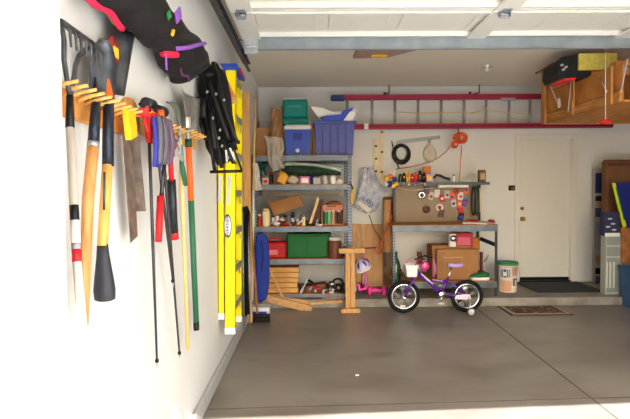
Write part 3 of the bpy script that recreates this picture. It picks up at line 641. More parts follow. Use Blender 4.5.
t = thing('narrow_board', 'thin orange board standing between carton and the coolers', 'board', AY(281.5, 155, 6.7))
a = AY(281.5, 106, 6.72); MB().bx(a.x - .01, a.x + .01, 6.72, 6.9, zt, a.z).build('board', BOARD, t)
# coolers
x0, x1, y0, y1, a, b = onto(284.5, 311, 129.5, zt, 6.62, .28)
t = thing('drink_cooler', 'blue square cooler with white lid and spigot on the top shelf', 'cooler', ((x0 + x1) / 2, y0 + .14, zt))
m = MB(); w_ = (x1 - x0) / 2; cx = (x0 + x1) / 2
m.add([(cx + sx_ * (w_ - .02 + (.02 if k else 0)), (y0 if sy_ < 0 else y1) + (.0), z) for k, z in ((0, a), (1, b)) for sx_, sy_ in ((-1, -1), (1, -1), (1, 1), (-1, 1))], [[3, 2, 1, 0], [4, 5, 6, 7], [0, 1, 5, 4], [1, 2, 6, 5], [2, 3, 7, 6], [3, 0, 4, 7]])
m.build('body', plain('cooler_blue', (40, 74, 176), .4), t)
MB().bx(x0 - .008, x1 + .008, y0 - .008, y1 + .008, b, b + .045, .012).bx(x0 + .01, x1 - .01, y0 + .01, y1 - .01, b + .045, b + .062, .008).build('cooler_lid', WHITE, t)
sp_ = AY(297.5, 150.5, y0 - .004)
MB().lathe(sp_, [(0, .03), (.022, .028), (.028, .012), (.028, 0)], (0, -1, 0), 14).build('spigot', WHITE, t)
MB().bx(cx - .06, cx + .05, y0 - .006, y0 + .004, b - .13, b - .05, .003).build('raised_panel', plain('cooler_navy', (30, 54, 140), .4), t)
zc2 = b + .062
x0, x1, y0, y1, a, b = onto(282, 308, 97.5, zc2, 6.63, .26)
t = thing('teal_cooler', 'teal cooler with pale top stacked on the blue cooler', 'cooler', ((x0 + x1) / 2, y0 + .13, zc2))
mid = a + .09
MB().bx(x0 + .006, x1 - .006, y0, y1, mid, b - .02, .02).build('body', TEAL, t)
MB().bx(x0, x1, y0 - .012, y1 + .005, a, mid, .022).build('base_band', TEAL, t)
MB().bx(x0 + .01, x1 - .01, y0 + .01, y1 - .01, b - .022, b, .008).build('cooler_lid', LGREY, t)
MB().bx(x0 + .07, x1 - .09, y0 - .006, y0 + .002, mid + .13, b - .1, .004).build('raised_panel', plain('pale_teal', (60, 150, 140), .5), t)
MB().bx(x0 + .03, x1 - .03, y0 - .018, y0 - .01, a + .02, mid - .02, .006).build('handle', plain('deep_teal', (0, 100, 94), .5), t)
# tote
x0, x1, y0, y1, a, b = onto(314, 355, 121.5, zt, 6.56, .42); cx = (x0 + x1) / 2
t = thing('storage_tote', 'large periwinkle blue storage tote on the top shelf', 'tote', (cx, y0 + .2, zt))
def tub(name, cx, y0, y1, z0, z1, wb, wt, m_, t, rim=.02, th=.006, inset=.02):
    m = MB(); o = []
    for (dw, dz) in ((0, 0), (-th, th)):
        o.append([(cx + sx_ * (w_ + dw), (y0 - dw if sy_ < 0 else y1 + dw) + (inset if k == 0 else 0) * -sy_, z0 + dz if k == 0 else z1) for k, w_ in ((0, wb), (1, wt)) for sx_, sy_ in ((-1, -1), (1, -1), (1, 1), (-1, 1))])
    q = [[3, 2, 1, 0], [0, 1, 5, 4], [1, 2, 6, 5], [2, 3, 7, 6], [3, 0, 4, 7]]
    m.add(o[0], q); m.add(o[1], [list(reversed(f)) for f in q])
    m.add(o[0][4:] + o[1][4:], [[0, 1, 5, 4], [1, 2, 6, 5], [2, 3, 7, 6], [3, 0, 4, 7]])
    b_ = m.build(name, m_, t)
    r = MB(); R2 = rim
    r.bx(cx - wt - R2, cx + wt + R2, y0 - R2, y0, z1 - .03, z1 + .004, .004).bx(cx - wt - R2, cx + wt + R2, y1, y1 + R2, z1 - .03, z1 + .004, .004).bx(cx - wt - R2, cx - wt, y0, y1, z1 - .03, z1 + .004, .004).bx(cx + wt, cx + wt + R2, y0, y1, z1 - .03, z1 + .004, .004)
    r.build('rim', m_, t); return b_
tub('tub', cx, y0, y1, a, b, (x1 - x0) / 2 - .03, (x1 - x0) / 2 - .004, TOTE, t)
r = MB()
for k in range(4): r.bx(cx - .16 + k * .1, cx - .145 + k * .1, y0 + .0, y0 + .03, a + .03, b - .05, .004)
r.build('ribs', plain('tote_rib', (70, 78, 146), .5), t)
ztt = b
for nm, pts, mm, lab, cat, yy in (
    ('plastic_sled', [(310, 106), (322, 108), (334, 113), (352, 110), (356, 109), (350, 118), (338, 121), (322, 122)], WHITE, 'white curved plastic sheet sticking up from the tote', 'sheet', 6.66),
    ('swim_float', [(320, 118), (330, 116), (341, 115), (345, 110), (354, 107), (348, 117), (340, 123), (324, 123)], plain('float_blue', (56, 84, 200), .45), 'blue moulded float lying across the tote', 'float', 6.6),
    ('white_paddle', [(343, 122), (350, 112), (356, 110), (356, 113), (351, 122)], WHITE, 'small white paddle at the right side of the tote', 'paddle', 6.56)):
    t = thing(nm, lab, cat, AY(pts[0][0], 120, yy)); P = [AY(q[0], q[1], yy) for q in pts]; MB().prism(P, (0, .03, 0)).build('shell', mm, t)
    MB().tube(P[:4], .009, 6).build('rolled_edge', mm, t)
# ---- shelf 1 (helmets, tarp, jars)
y_ = F0 + .05
t = thing('folded_kayak_cover', 'long dark green folded cover lying across the second shelf', 'cover', AY(315, 172, y_ + .1))
m = MB()
def lens(x0, x1, ytop, ybot, yy, sag): return lambda u, v: AY(x0 + (x1 - x0) * u, (ytop(u) * v + ybot(u) * (1 - v)), yy) + Vector((0, -.08 * math.sin(v * PI) * math.sin(u * PI) + .004 * math.sin(30 * u), 0))
m.grid(lens(281, 341, lambda u: 165.5 - 1.5 * math.sin(u * PI) + 5.5 * u ** 2, lambda u: 171 + 4.5 * math.sin(min(1, u * 1.4) * PI * .8) + 1.5 * u, y_ + .05, 0), 24, 8, (0, .25, 0)); m.build('cover', mat('dark_green_fabric', (40, 66, 46), .85, rgb2=(26, 42, 34), scale=20, bump=.2), t)
m = MB(); m.grid(lens(285, 342, lambda u: 161.8 + 6.0 * u ** 2, lambda u: 165.5 - .5 * math.sin(u * PI) + 7.0 * u ** 2, y_ + .02, 0), 24, 5, (0, .2, 0)); m.build('pale_roll', mat('pale_mint_fabric', (176, 196, 184), .8, var=.1), t)
def item_box(name, lab, cat, px0, px1, pytop, z0, y, dp, mm, face=None, rotz=0, grp=None, bev=.004):
    a = AY(px0, pytop, y); b = AY(px1, pytop, y); cx = (a.x + b.x) / 2; w = b.x - a.x; h = a.z - z0
    t = thing(name, lab, cat, (cx, y + dp / 2, z0), grp)
    MB().box((cx, y + dp / 2, z0 + h / 2), (w, dp, h), (0, 0, rotz) if rotz else None, bev).build('carton', mm, t)
    if face: MB().bx(cx - w * .36, cx + w * .36, y - .002, y + .001, z0 + h * .2, z0 + h * .75).build('label', face, t)
    return t
def jar(name, lab, cat, px, pytop, z0, y, r, mm, lid=None, grp=None):
    a = AY(px, pytop, y); h = a.z - z0; t = thing(name, lab, cat, (a.x, y, z0), grp)
    MB().lathe((a.x, y, z0), [(0, 0), (r * .95, 0), (r, .01), (r, h * .78), (r * .8, h * .86)] + ([] if lid else [(r * .75, h), (0, h)]), (0, 0, 1), 16).build('jar_wall', mm, t)
    if lid: MB().lathe((a.x, y, z0), [(0, h * .84), (r * .85, h * .84), (r * .85, h), (0, h)], (0, 0, 1), 16).build('screw_lid', lid, t)
    return t
t = thing('yellow_case', 'tilted yellow plastic case under the dark green cover', 'case', AY(282, 184, y_))
MB().box(AY(283, 178.5, y_ + .03), (.11, .12, .13), (0, .45, 0), .012).build('case', plain('mustard_plastic', (226, 160, 40), .5), t)
MB().tube([AY(278, 174, y_ - .04), AY(282, 171.5, y_ - .04), AY(286, 174, y_ - .04)], .006, 6).build('handle', YELP, t)
item_box('pink_carton', 'small pink and white carton on the second shelf', 'box', 300, 309.5, 176.5, z1_, y_, .1, plain('carton_pink', (206, 120, 150), .6), WHITE)
item_box('grey_carton', 'plain pale grey carton between pink carton and jars', 'box', 313, 320.5, 177.5, z1_, y_, .12, plain('carton_grey', (172, 172, 176), .7))
item_box('purple_carton', 'low purple and blue carton behind the pink one', 'box', 301, 314, 173, z1_, y_ + .14, .1, plain('carton_violet', (58, 56, 150), .6))
jar('glass_jar', 'clear grey jar at the middle right of second shelf', 'jar', 325, 175.5, z1_, y_ + .03, .035, LGREY, GREY)
jar('white_jar', 'white jar with pale lid at the right end of second shelf', 'jar', 333, 175, z1_, y_ + .03, .04, WHITE, plain('rose_lid', (196, 130, 130), .6))
jar('white_jar', 'short white tub beside the right shelf post', 'jar', 340, 179, z1_, y_ + .02, .04, PAPER)
t = thing('rag_bundle', 'beige rag bundle beside the yellow case', 'rag', AY(293, 184, y_)); MB().blob((AY(293, 180, y_ + .05).x, y_ + .05, z1_ + .055), (.075, .06, .055), 14, 9, None, .12).build('cloth', TAN, t)
t = thing('funnel', 'dark teal funnel lying at the left of second shelf', 'funnel', AY(262, 184, y_))
c = AY(264, 170, y_ + .1); MB().lathe(c, [(.075, .11), (.08, .11), (.075, .09), (.02, 0), (.012, -.08)], (-.3, -.5, .8), 18).build('cone', plain('funnel_teal', (14, 80, 70), .5), t)
t = thing('plastic_sack', 'pale plastic sack hanging over the left end of second shelf', 'bag', AY(256, 190, F0))
crumple(MB(), ((254, 191), (252, 163)), ((262, 190), (258, 163)), F0 - .05, .05, 16, 8, .015).build('sack', plain('milky_plastic', (206, 204, 198), .5), t)
jar('spray_bottle', 'black bottle standing left of the yellow case', 'bottle', 271, 172, z1_, y_ + .02, .025, BLACK, RED)
item_box('small_carton', 'little white carton between pale sack and black bottle', 'box', 262.5, 268.5, 178, z1_, y_, .08, PAPER, RED)
# ---- shelf 2
item_box('backing_panel', 'grey panel leaning at the back of the third shelf', 'panel', 256, 346, 196, z2_, F1 - .06, .02, plain('panel_grey', (150, 152, 154), .8))
t = thing('cardboard_flap_box', 'tilted brown cardboard box on top of the third shelf clutter', 'box', AY(285, 205, y_))
q = [AY(267.5, 202, y_), AY(298, 194.5, y_), AY(303.5, 205, y_), AY(275, 216, y_)]
MB().prism(q, (0, .3, 0)).build('carton', CARD, t)
q2 = [AY(267.5, 202, y_ - .002), AY(268.3, 203.6, y_ - .06), AY(299, 196, y_ - .06), AY(298, 194.5, y_ - .002)]; MB().prism(q2, (0, .002, .003)).build('flap', CARD2, t)
jar('spray_bottle', 'pale green spray bottle at the left of third shelf', 'bottle', 254.5, 205, z2_, y_ - .02, .032, plain('mint_plastic', (176, 210, 150), .5), plain('pale_blue_cap', (160, 190, 210), .5))
jar('red_bottle', 'red bottle between green spray bottle and cream canister', 'bottle', 259.5, 214, z2_, y_, .025, plain('bottle_red', (176, 40, 30), .4), WHITE)
jar('cream_canister', 'tall cream canister on the third shelf', 'canister', 266, 208.5, z2_, y_ + .01, .052, CREAM, plain('canister_band', (206, 188, 138), .6))
t = thing('picture_frame', 'dark slanting frame with gold edge among the third shelf clutter', 'frame', AY(314, 224, y_))
q = [AY(309, 223.5, y_), AY(311.5, 224, y_), AY(319.5, 199, y_), AY(317.5, 197, y_)]; MB().prism(q, (0, .02, 0)).build('gold_edge', plain('pale_gold', (206, 176, 124), .5), t)
q = [AY(311.5, 222, y_ + .02), AY(318, 223, y_ + .02), AY(323, 201, y_ + .02), AY(319, 198, y_ + .02)]; MB().prism(q, (0, .18, 0)).build('dark_panel', plain('oxblood', (70, 34, 34), .6), t)
x0, x1, y0, y1, a, b = onto(321.5, 344, 205, z2_, y_, .25); cx = (x0 + x1) / 2
t = thing('parts_crate', 'pink brown open crate of bottles at the right of third shelf', 'crate', (cx, y0 + .12, z2_))
CR = plain('salmon_card', (190, 124, 100), .8)
m = MB().bx(x0, x1, y0, y1, a, a + .01).bx(x0, x0 + .01, y0, y1, a, b).bx(x1 - .01, x1, y0, y1, a, b).bx(x0, x1, y1 - .01, y1, a, b).bx(x0, x1, y0, y0 + .01, a, a + .025).bx(x0, x1, y0, y0 + .01, b - .07, b); m.build('crate_wall', CR, t)
MB().bx(x0 + .07, x1 - .1, y0 - .001, y0 + .011, b - .025, b - .01).build('hand_slot', BLACK, t)
for px, mm, lab in ((325.5, GREEN, 'green bottle inside the salmon crate, left'), (329, plain('pale_green_bottle', (110, 170, 120), .4), 'pale green bottle inside the salmon crate'), (333, plain('tan_bottle', (190, 150, 120), .5), 'tan bottle in the middle of the salmon crate'), (338.5, plain('ink_bottle', (30, 34, 50), .4), 'near black bottle inside the salmon crate')):
    jar('crate_bottle', lab, 'bottle', px, 209.5, a + .012, y0 + .06, .024, mm, WHITE, 'bottles inside the salmon crate')
t = thing('rag_bundle', 'brown orange rag heaped on the salmon crate', 'rag', (cx, y0 + .1, b)); MB().blob((cx + .02, y0 + .13, b + .012), (.1, .09, .035), 14, 8, None, .18).build('cloth', plain('rust_cloth', (150, 92, 50), .9), t)
# clutter of small tins, tubes and tools, each its own thing
cl = [(273, 216, .02, 'PAPER', 'tin'), (277, 214, .025, 'PAPER', 'tin'), (281, 218, .02, 'GUNMET', 'tin'), (285, 215, .03, 'BROWN', 'tin'), (289, 217, .022, 'GREY', 'tin'), (293, 212, .03, 'DSTEEL', 'tin'), (297, 217, .024, 'LGREY', 'tin'), (300.5, 220, .02, 'RED', 'tin'), (303.5, 215, .022, 'CREAM', 'tin'), (306.5, 219, .022, 'DGREEN', 'tin'), (276, 221, .016, 'GUNMET', 'tin'), (317, 216, .02, 'WHITE', 'tin')]
words = {'PAPER': 'white', 'GUNMET': 'dark grey', 'BROWN': 'brown', 'GREY': 'grey', 'DSTEEL': 'black', 'LGREY': 'pale grey', 'RED': 'red', 'CREAM': 'cream', 'DGREEN': 'dark green', 'WHITE': 'white'}
places = ['under the left corner of the cardboard box', 'just right of the cream canister', 'below the tilted cardboard box', 'under the middle of the cardboard box', 'below the right half of the cardboard box', 'under the raised end of the cardboard box', 'right of the black tin', 'beside the cream tin', 'between red tin and dark green tin', 'left of the slanting frame', 'low in front of two white tins', 'in front of the dark frame panel']
for (px, py, r, mn, kd), pl_ in zip(cl, places):
    jar('small_tin', f'small {words[mn]} tin {pl_}', 'tin', px, py, z2_, y_ + .06 + random.uniform(-.03, .05), r, globals()[mn], random.choice([None, GREY, BLACK]), 'small tins on the third shelf')
for i, (a_, b_, mm, lab) in enumerate([((271, 224), (287, 215), 'LGREY', 'silver wrench lying over the third shelf tins at left'), ((288, 223), (301, 213), 'GREY', 'grey wrench lying over the tins beneath the cardboard box'), ((297, 224), (309, 216), 'WHITE', 'white handled brush lying beside the slanting frame'), ((281, 225), (293, 219), 'BROWN', 'brown handled file at the front edge of third shelf')]):
    A_, B_ = AY(*a_, y_ - .02), AY(*b_, y_ + .04); t = thing('hand_tool', lab, 'tool', A_)
    MB().tube([A_, lerp(A_, B_, .45)], [.011, .009], 8).build('handle', globals()[mm], t); MB().bar(lerp(A_, B_, .4), B_, .014, .006).build('shank', GALV, t)
t = thing('narrow_board', 'thin orange board standing between the blue cooler and the tote', 'board', AY(312.3, 155, 6.8)); a_ = AY(312.3, 124, 6.8); MB().bx(a_.x - .01, a_.x + .01, 6.8, 6.95, zt, a_.z).build('board', BOARD, t)
rnd = random.Random(11)
bits = ['bolt', 'spool', 'blade']
protos = []
for k in range(30):
    px = rnd.uniform(272, 319); zz = z2_ + rnd.uniform(.012, .09) if k < 18 else z4_ + rnd.uniform(.01, .07)
    if k >= 18: px = rnd.uniform(302, 343)
    p_ = AY(px, 220, y_ + rnd.uniform(-.03, .02)); a_ = rnd.uniform(0, PI); d_ = Vector((math.cos(a_), .2, abs(math.sin(a_)) * .8)) * rnd.uniform(.02, .05)
    mm = rnd.choice([GALV, LGREY, DSTEEL, WHITE, BROWN, GREY, RED, CREAM, BLACK])
    q_ = Vector((p_.x, p_.y, zz)); m = MB(); m.tube([q_ - d_, q_ - d_ * .7, q_ + d_ * .7, q_ + d_], [.012, .018, .014, .008], 8)
    one(m, 'hardware_piece', mm, 'small loose hardware piece in the clutter of the third shelf' if k < 18 else 'small loose hardware piece among the bottom shelf tools', 'hardware', 'loose hardware on the third shelf' if k < 18 else 'loose hardware on the bottom shelf')
# ---- shelf 3
x0, x1, y0, y1, a, b = onto(264.5, 286, 240, z3_, y_, .2)
t = thing('gas_can', 'red ribbed fuel can on the fourth shelf', 'fuel can', ((x0 + x1) / 2, y0 + .1, z3_))
m = MB().bx(x0 + .01, x1, y0, y1, a, b - .03, .02)
for k in range(4): m.bx(x0 + .03 + k * .058, x0 + .05 + k * .058, y0 - .006, y0 + .01, a + .04, b - .06, .004)
m.build('can_body', plain('can_red', (178, 12, 20), .5), t)
MB().tube([(x0 + .05, y0 + .1, b - .03), (x0 + .08, y0 + .1, b + .012), (x1 - .1, y0 + .1, b + .012), (x1 - .07, y0 + .1, b - .03)], .012, 8).build('handle', RED, t)
MB().tube([(x0 + .03, y0 + .09, b - .04), (x0 - .02, y0 + .06, b + .03)], [.016, .009], 8).build('spout', BLACK, t)
MB().bx(x0 + .05, x1 - .11, y0 - .009, y0 - .003, a + .05, a + .11).build('label', plain('faded_pink', (214, 120, 120), .6), t)
x0, x1, y0, y1, a, b = onto(287, 331, 233.6, z3_, y_ + .03, .3)
t = thing('green_crate', 'large plain green storage crate on the fourth shelf', 'crate', ((x0 + x1) / 2, y0 + .15, z3_))
MB().bx(x0, x1, y0, y1, a, b - .02, .015).build('crate_body', plain('kelly_green', (0, 92, 38), .6), t)
MB().bx(x0 - .004, x1 + .004, y0 - .006, y1 + .006, b - .03, b - .005, .006).build('crate_lid', plain('kelly_green_lid', (0, 84, 34), .6), t)
MB().bx(x0 + .02, x1 - .3, y0 - .004, y0 + .002, a + .03, b - .06, .003).build('front_panel', plain('kelly_green', (4, 108, 52)), t)
jar('brown_canister', 'dark brown metal canister with pale lid right of green crate', 'canister', 334.5, 237, z3_, y_ - .01, .088, BROWN, LGREY)
jar('teal_jar', 'small teal jar behind the brown canister', 'jar', 344.5, 244, z3_, y_ + .2, .03, TEAL, WHITE)
# ---- bottom shelf: lumber, tools
for k in range(5):
    yy = 272 + k * 5.4; a = AY(266 + random.uniform(-2, 1), yy, y_); b = AY(298.5 + random.uniform(-2.5, 1), yy + random.uniform(-.4, .6), y_)
    zt_ = z4_ + .0025 + (4 - k) * .066
    labs = ['topmost of the stacked pine boards', 'second board down in the pine stack', 'middle board of the pine stack', 'second board up in the pine stack', 'lowest of the stacked pine boards']
    one(MB().bx(a.x, b.x, y_ + .02, y_ + .02 + .28, zt_, zt_ + .061, .004), 'pine_board', mat('fresh_pine', (212, 164, 100), .65, rgb2=(180, 128, 68), scale=5, stretch=(1, 8, 8)), labs[k] + ' on the bottom shelf', 'board', 'pine boards stacked on the bottom shelf')
LP = mat('light_lumber', (206, 166, 114), .65, rgb2=(182, 138, 88), scale=5, stretch=(2, 8, 8))
def plank(a, b, w, th, lab, up=(0, 0, 1), mm=None, name='lumber_piece'):
    return one(MB().bar(a, b, w, th, up, .003), name, mm or LP, lab, 'lumber', 'loose lumber around the shelf foot')
a, b = AZ(270, 303, .2), AZ(311, 313, .045)
plank(AY(267, 298, 6.42), AY(312, 309.5, 6.3), .04, .09, 'long board sloping from shelf down to the garage floor', (0, 0, 1))
plank(AY(268, 297.5, F0 - .03), AY(309, 302.5, F0 - .035), .035, .06, 'lumber piece behind the sloping floor board')
plank(AY(310, 303.5, F0 - .03), AY(343, 301, F0 - .03), .04, .035, 'short pale lumber piece lying on the curb edge')
plank(AY(322, 298.5, y_ + .02), AY(344, 297.8, y_ + .02), .1, .035, 'short lumber offcut on the bottom shelf right')
t = thing('tall_stick', 'thin pale stick leaning across the stacked boards', 'stick', AY(281, 297, y_ - .04)); MB().bar(AY(269, 267, y_ - .05), AY(283, 298, y_ - .06), .025, .012, (0, 1, 0)).build('stick', LP, t)
for i, (px, py, pxe, pye, mm, lab) in enumerate([(300, 294, 310, 274, LGREY, 'silver caulking gun rod leaning on the bottom shelf'), (305, 297, 298, 284, BLACK, 'black handled tool leaning on board stack'), (308, 280, 324, 290, BLACK, 'black crowbar resting over brown tray'), (312, 298, 322, 284, GUNMET, 'grey clamp bar leaning beside silver rod')]):
    A_, B_ = AY(px, py, y_ + .0 + .03 * i), AY(pxe, pye, y_ + .02 + .03 * i); t = thing('long_tool', lab, 'tool', A_); MB().tube([A_, B_], .011, 8).build('shank', mm, t); MB().tube([A_, lerp(A_, B_, .3)], .018, 8).build('handle', mm, t)
t = thing('brown_tray', 'reddish brown tilted wooden tray amid bottom shelf tools', 'tray', AY(315, 297, y_ + .15)); MB().box(AY(316, 287, y_ + .16), (.26, .2, .09), (0, -.15, 0), .004).build('tray', plain('red_brown', (124, 76, 56), .7), t)
for i, (px, py, r, mm, lab) in enumerate([(332, 284, .045, CHROME, 'shiny round drill chuck at the bottom shelf right'), (339, 287, .05, BLACK, 'black power tool body beside right shelf post'), (326, 290, .04, GUNMET, 'grey motor housing between tray and shiny chuck'), (334, 294, .035, PAPER, 'white rounded part low on the bottom shelf'), (341, 293, .03, GALV, 'grey metal part at the foot of right post')]):
    p = AY(px, py, y_ + .04); t = thing('power_tool', lab, 'tool', p)
    MB().tube([p + Vector((-r, 0, 0)), p + Vector((-r * .7, 0, 0)), p + Vector((r * .6, 0, 0)), p + Vector((r, 0, 0.0))], [r * .5, r * .8, r * .85, r * .4], 12).build('housing', mm, t)
    MB().tube([p, Vector((p.x + .01, p.y + .02, z4_ + .01))], [.02, .024], 8).build('handle', BLACK, t)
m = MB(); c = AY(338, 284, y_ + .0)
for k in range(3): m.tube(circ(c + Vector((0, .012 * k, 0)), .075 - .008 * k, (1, 0, 0), (0, .3, .95), 22), .007, 6, True)
one(m, 'cable_coil', BLACK, 'coiled black cable on the bottom shelf near right post', 'cable')
# ---- hooks on the right post
t = thing('hanging_pliers', 'black and yellow pliers hanging from the right shelf post', 'pliers', AY(352, 190, F0))
MB().tube([AY(350, 183, F0 - .01), AY(352, 186, F0 - .03), AY(353.5, 190, F0 - .03)], .008, 6).build('jaw', BLACK, t)
for s_ in (-1.4, 1.4): MB().tube([AY(353, 189, F0 - .03), AY(352.5 + s_, 195, F0 - .03), AY(352.5 + s_ * .6, 203, F0 - .03)], .011, 8).build('handle', YELP, t)
# ================================================================ SAWHORSE
p = AZ(350.5, 312.5, 0); ys = p.y
t = thing('sawhorse', 'pale wooden sawhorse with twin uprights on the garage floor', 'sawhorse', (p.x, ys + .15, 0))
zt_ = AY(350, 248.5, ys).z; a = AY(339, 250, ys); b = AY(365, 250, ys)
MB().bx(a.x, b.x, ys, ys + .045, zt_ - .06, zt_, .004).build('beam', WOODX if 0 else WOOD, t)
a = AY(341, 312, ys); b = AY(360, 312, ys); MB().bx(a.x, b.x, ys - .03, ys + .08, 0, .05, .004).build('foot', WOOD, t)
a = AY(345.5, 280, ys); b = AY(350.2, 280, ys); MB().bx(a.x, b.x, ys + .005, ys + .04, .05, zt_ - .06, .003).build('upright', mat('upright_pine', (206, 160, 100), .6, rgb2=(182, 134, 76), scale=8, stretch=(10, 10, 1)), t)
a = AY(350.8, 280, ys); b = AY(355.4, 280, ys); MB().bx(a.x, b.x, ys + .045, ys + .08, .05, zt_ - .06, .003).build('upright', mat('upright_pine', (206, 160, 100)), t)
# ================================================================ RED EXTENSION LADDER
YLD = 7.14
t = thing('extension_ladder', 'long crimson extension ladder hung sideways high on the back wall', 'ladder', AY(470, 127, YLD))
a = AY(336, 97.5, YLD); b = AY(545, 96.6, YLD); c = AY(350, 126.5, YLD); d = AY(612, 125.6, YLD)
zt_ = (a.z + b.z) / 2; zb_ = (c.z + d.z) / 2
def crail(x0, x1, z, mm): # C channel
    MB().bx(x0, x1, YLD - .03, YLD - .026, z - .035, z + .035).bx(x0, x1, YLD - .03, YLD + .03, z + .031, z + .035).bx(x0, x1, YLD - .03, YLD + .03, z - .035, z - .031).build('rail', mm, t)
crail(a.x, b.x, zt_, DRED); crail(c.x, d.x, zb_, DRED)
MB().bx(c.x - .02, d.x, YLD - .034, YLD - .02, zb_ - .012, zb_ + .012).build('rail_rib', plain('deep_crimson', (120, 12, 44), .5), t)
MB().bx(a.x - .07, a.x + .12, YLD - .04, YLD + .04, zt_ - .045, zt_ + .035, .012).build('end_cap', plain('navy_cap', (40, 58, 110), .5), t)
for px in (347, 372, 395, 418, 441, 464, 486, 509, 530):
    x = AY(px, 110, YLD).x; MB().tube([(x, YLD, zb_), (x, YLD, zt_)], .02, 8).build('rung', plain('dull_aluminium', (142, 140, 138), .5, .3), t)
x = AY(366, 126, YLD).x; MB().bx(x - .03, x + .03, YLD - .045, YLD - .02, zb_ - .04, zb_ + .04, .004).build('clip', PAPER, t)
MB().tube([AY(q, w_, YLD - .03) for q, w_ in ((398, 112), (420, 113), (448, 112.5), (478, 112), (485, 108.5), (492, 111), (515, 113), (532, 115))], .005, 6).build('pull_rope', plain('yellow_rope', (206, 180, 70), .8), t)
MB().tube([AY(q, w_, YLD - .035) for q, w_ in ((470, 113.5), (480, 111), (487, 108), (482, 106))], .007, 6).build('rope_knot', plain('yellow_rope', (206, 180, 70)), t)
for q0, q1 in ((500, 514),): MB().bx(AY(q0, 99, YLD).x, AY(q1, 99, YLD).x, YLD - .05, YLD - .03, zt_ - .06, zt_ - .02, .004).build('rung_lock', ALU, t)
for px, lab in ((388.5, 'left steel hook holding the crimson ladder'), (478, 'right steel hook holding the crimson ladder')):
    x = AY(px, 95, YLD).x; t = thing('wall_hook', lab, 'hook', (x, YB, zt_))
    MB().tube([(x, YB, zt_ + .09), (x, YLD - .05, zt_ + .05), (x, YLD - .05, zt_ + .1), (x - .0, YLD - .06, zt_ + .16)], .009, 8).build('arm', DSTEEL, t)
    MB().bx(x - .02, x + .02, YB - .006, YB, zt_ + .04, zt_ + .14, .003).build('plate', DSTEEL, t)
# ================================================================ WALL ITEMS
def wallstrip(px0, y0, px1, y1, w_, mm, y=YB - .012, th=.012): return MB().bar(AY(px0, y0, y), AY(px1, y1, y), w_, th, (0, 1, 0), .001)
HOLE = plain('dark_hole', (60, 52, 44), .9)
for (px, ya, yb_, w_, lab) in ((376, 138, 190, .075, 'shorter yellowed wall standard with holes beside the plastic bag'), (382, 124, 198, .06, 'taller yellowed wall standard running up to the ladder')):
    t = thing('wall_standard', lab, 'strip', AY(px, yb_, YB)); wallstrip(px, ya, px, yb_, w_, None).build('strip', mat('yellowed_wood', (228, 216, 184), .7, rgb2=(210, 194, 154), scale=8, stretch=(8, 8, 1)), t)
    n_ = 4
    for k in range(n_): MB().lathe(AY(px, ya + 8 + (yb_ - ya - 14) * k / (n_ - 1), YB - .0185), [(0, 0), (.017, 0), (.017, .002)], (0, 1, 0), 10).build('hole', HOLE, t)
t = thing('cable_coil', 'coiled black cable hanging on the back wall', 'cable', AY(401, 165, YB - .04))
m = MB(); c = AY(401, 154, YB - .04)
for k in range(6): m.tube(circ(c + Vector((random.uniform(-.006, .006), -.012 * k + .02, random.uniform(-.006, .006))), .132 - .010 * abs(k - 2) - random.uniform(0, .012), (1, 0, 0), (0, .05, 1.12), 30), .010, 6, True)
m.build('coil', BLACK, t); MB().tube([AY(393, 146, YB - .02), AY(391.5, 141, YB - .02), AY(396, 160, YB - .03), AY(399, 168, YB - .03)], .007, 6).build('loose_end', BLACK, t)
t = thing('straight_edge', 'long grey steel straight edge fixed slanting on the back wall', 'bar', AY(418, 141, YB)); wallstrip(396.5, 142.5, 440, 137, .05, None).build('bar', plain('flat_grey_steel', (150, 152, 152), .5, .2), t)
t = thing('cloth_bag', 'beige cloth bag hanging from the straight edge', 'bag', AY(430, 160, YB - .05))
MB().lathe(AY(430, 162, YB - .04), [(0, 0), (.055, .01), (.095, .06), (.098, .13), (.07, .21), (.03, .25), (.012, .27)], (0, 0, 1), 16, .45).build('body', TAN, t)
MB().tube(circ(AY(429.5, 141, YB - .03), .02, (1, 0, 0), (0, 0, 1), 10), .005, 6, True).build('loop', BLACK, t)
# orange cord
t = thing('orange_extension_lead', 'orange extension cord bundled under the ladder with trailing ends', 'cord', AY(459, 147, YLD))
m = MB(); c = AY(460, 138, YLD - .02)
for k in range(9): m.tube([c + Vector((math.cos(a_) * (.1 - .009 * k), -.012 * k, math.sin(a_) * (.06 - .001 * k) + .018 * math.sin(2 * a_ + 2 * k))) for a_ in [2 * PI * i / 22 for i in range(22)]], .0085, 6, True)
m.build('coil', CORD, t)
m = MB(); c = AY(454.5, 144.5, YLD - .03)
for k in range(4): m.tube(circ(c + Vector((.004 * k, -.01 * k, 0)), .045 - .006 * k, (1, 0, .2), (-.2, 0, 1), 16), .0085, 6, True)
m.build('lower_coil', CORD, t)
MB().tube([AY(458, 127, YLD), AY(458.5, 133, YLD - .02)], .008, 6).build('hook', DSTEEL, t)
sm = lambda P, y: [AY(a_, b_, y) for a_, b_ in P]
MB().tube(sm([(450, 146), (446, 152), (438, 158), (430, 162), (420, 165), (410, 167), (396, 169)], YB - .05), .006, 6).build('trailing_end', plain('tan_orange_cord', (196, 110, 66), .6), t)
MB().tube(sm([(461, 145), (461.5, 152), (460.5, 160), (460, 172), (459, 182), (458.5, 190)], 7.1), .006, 6).build('trailing_end', CORD, t)
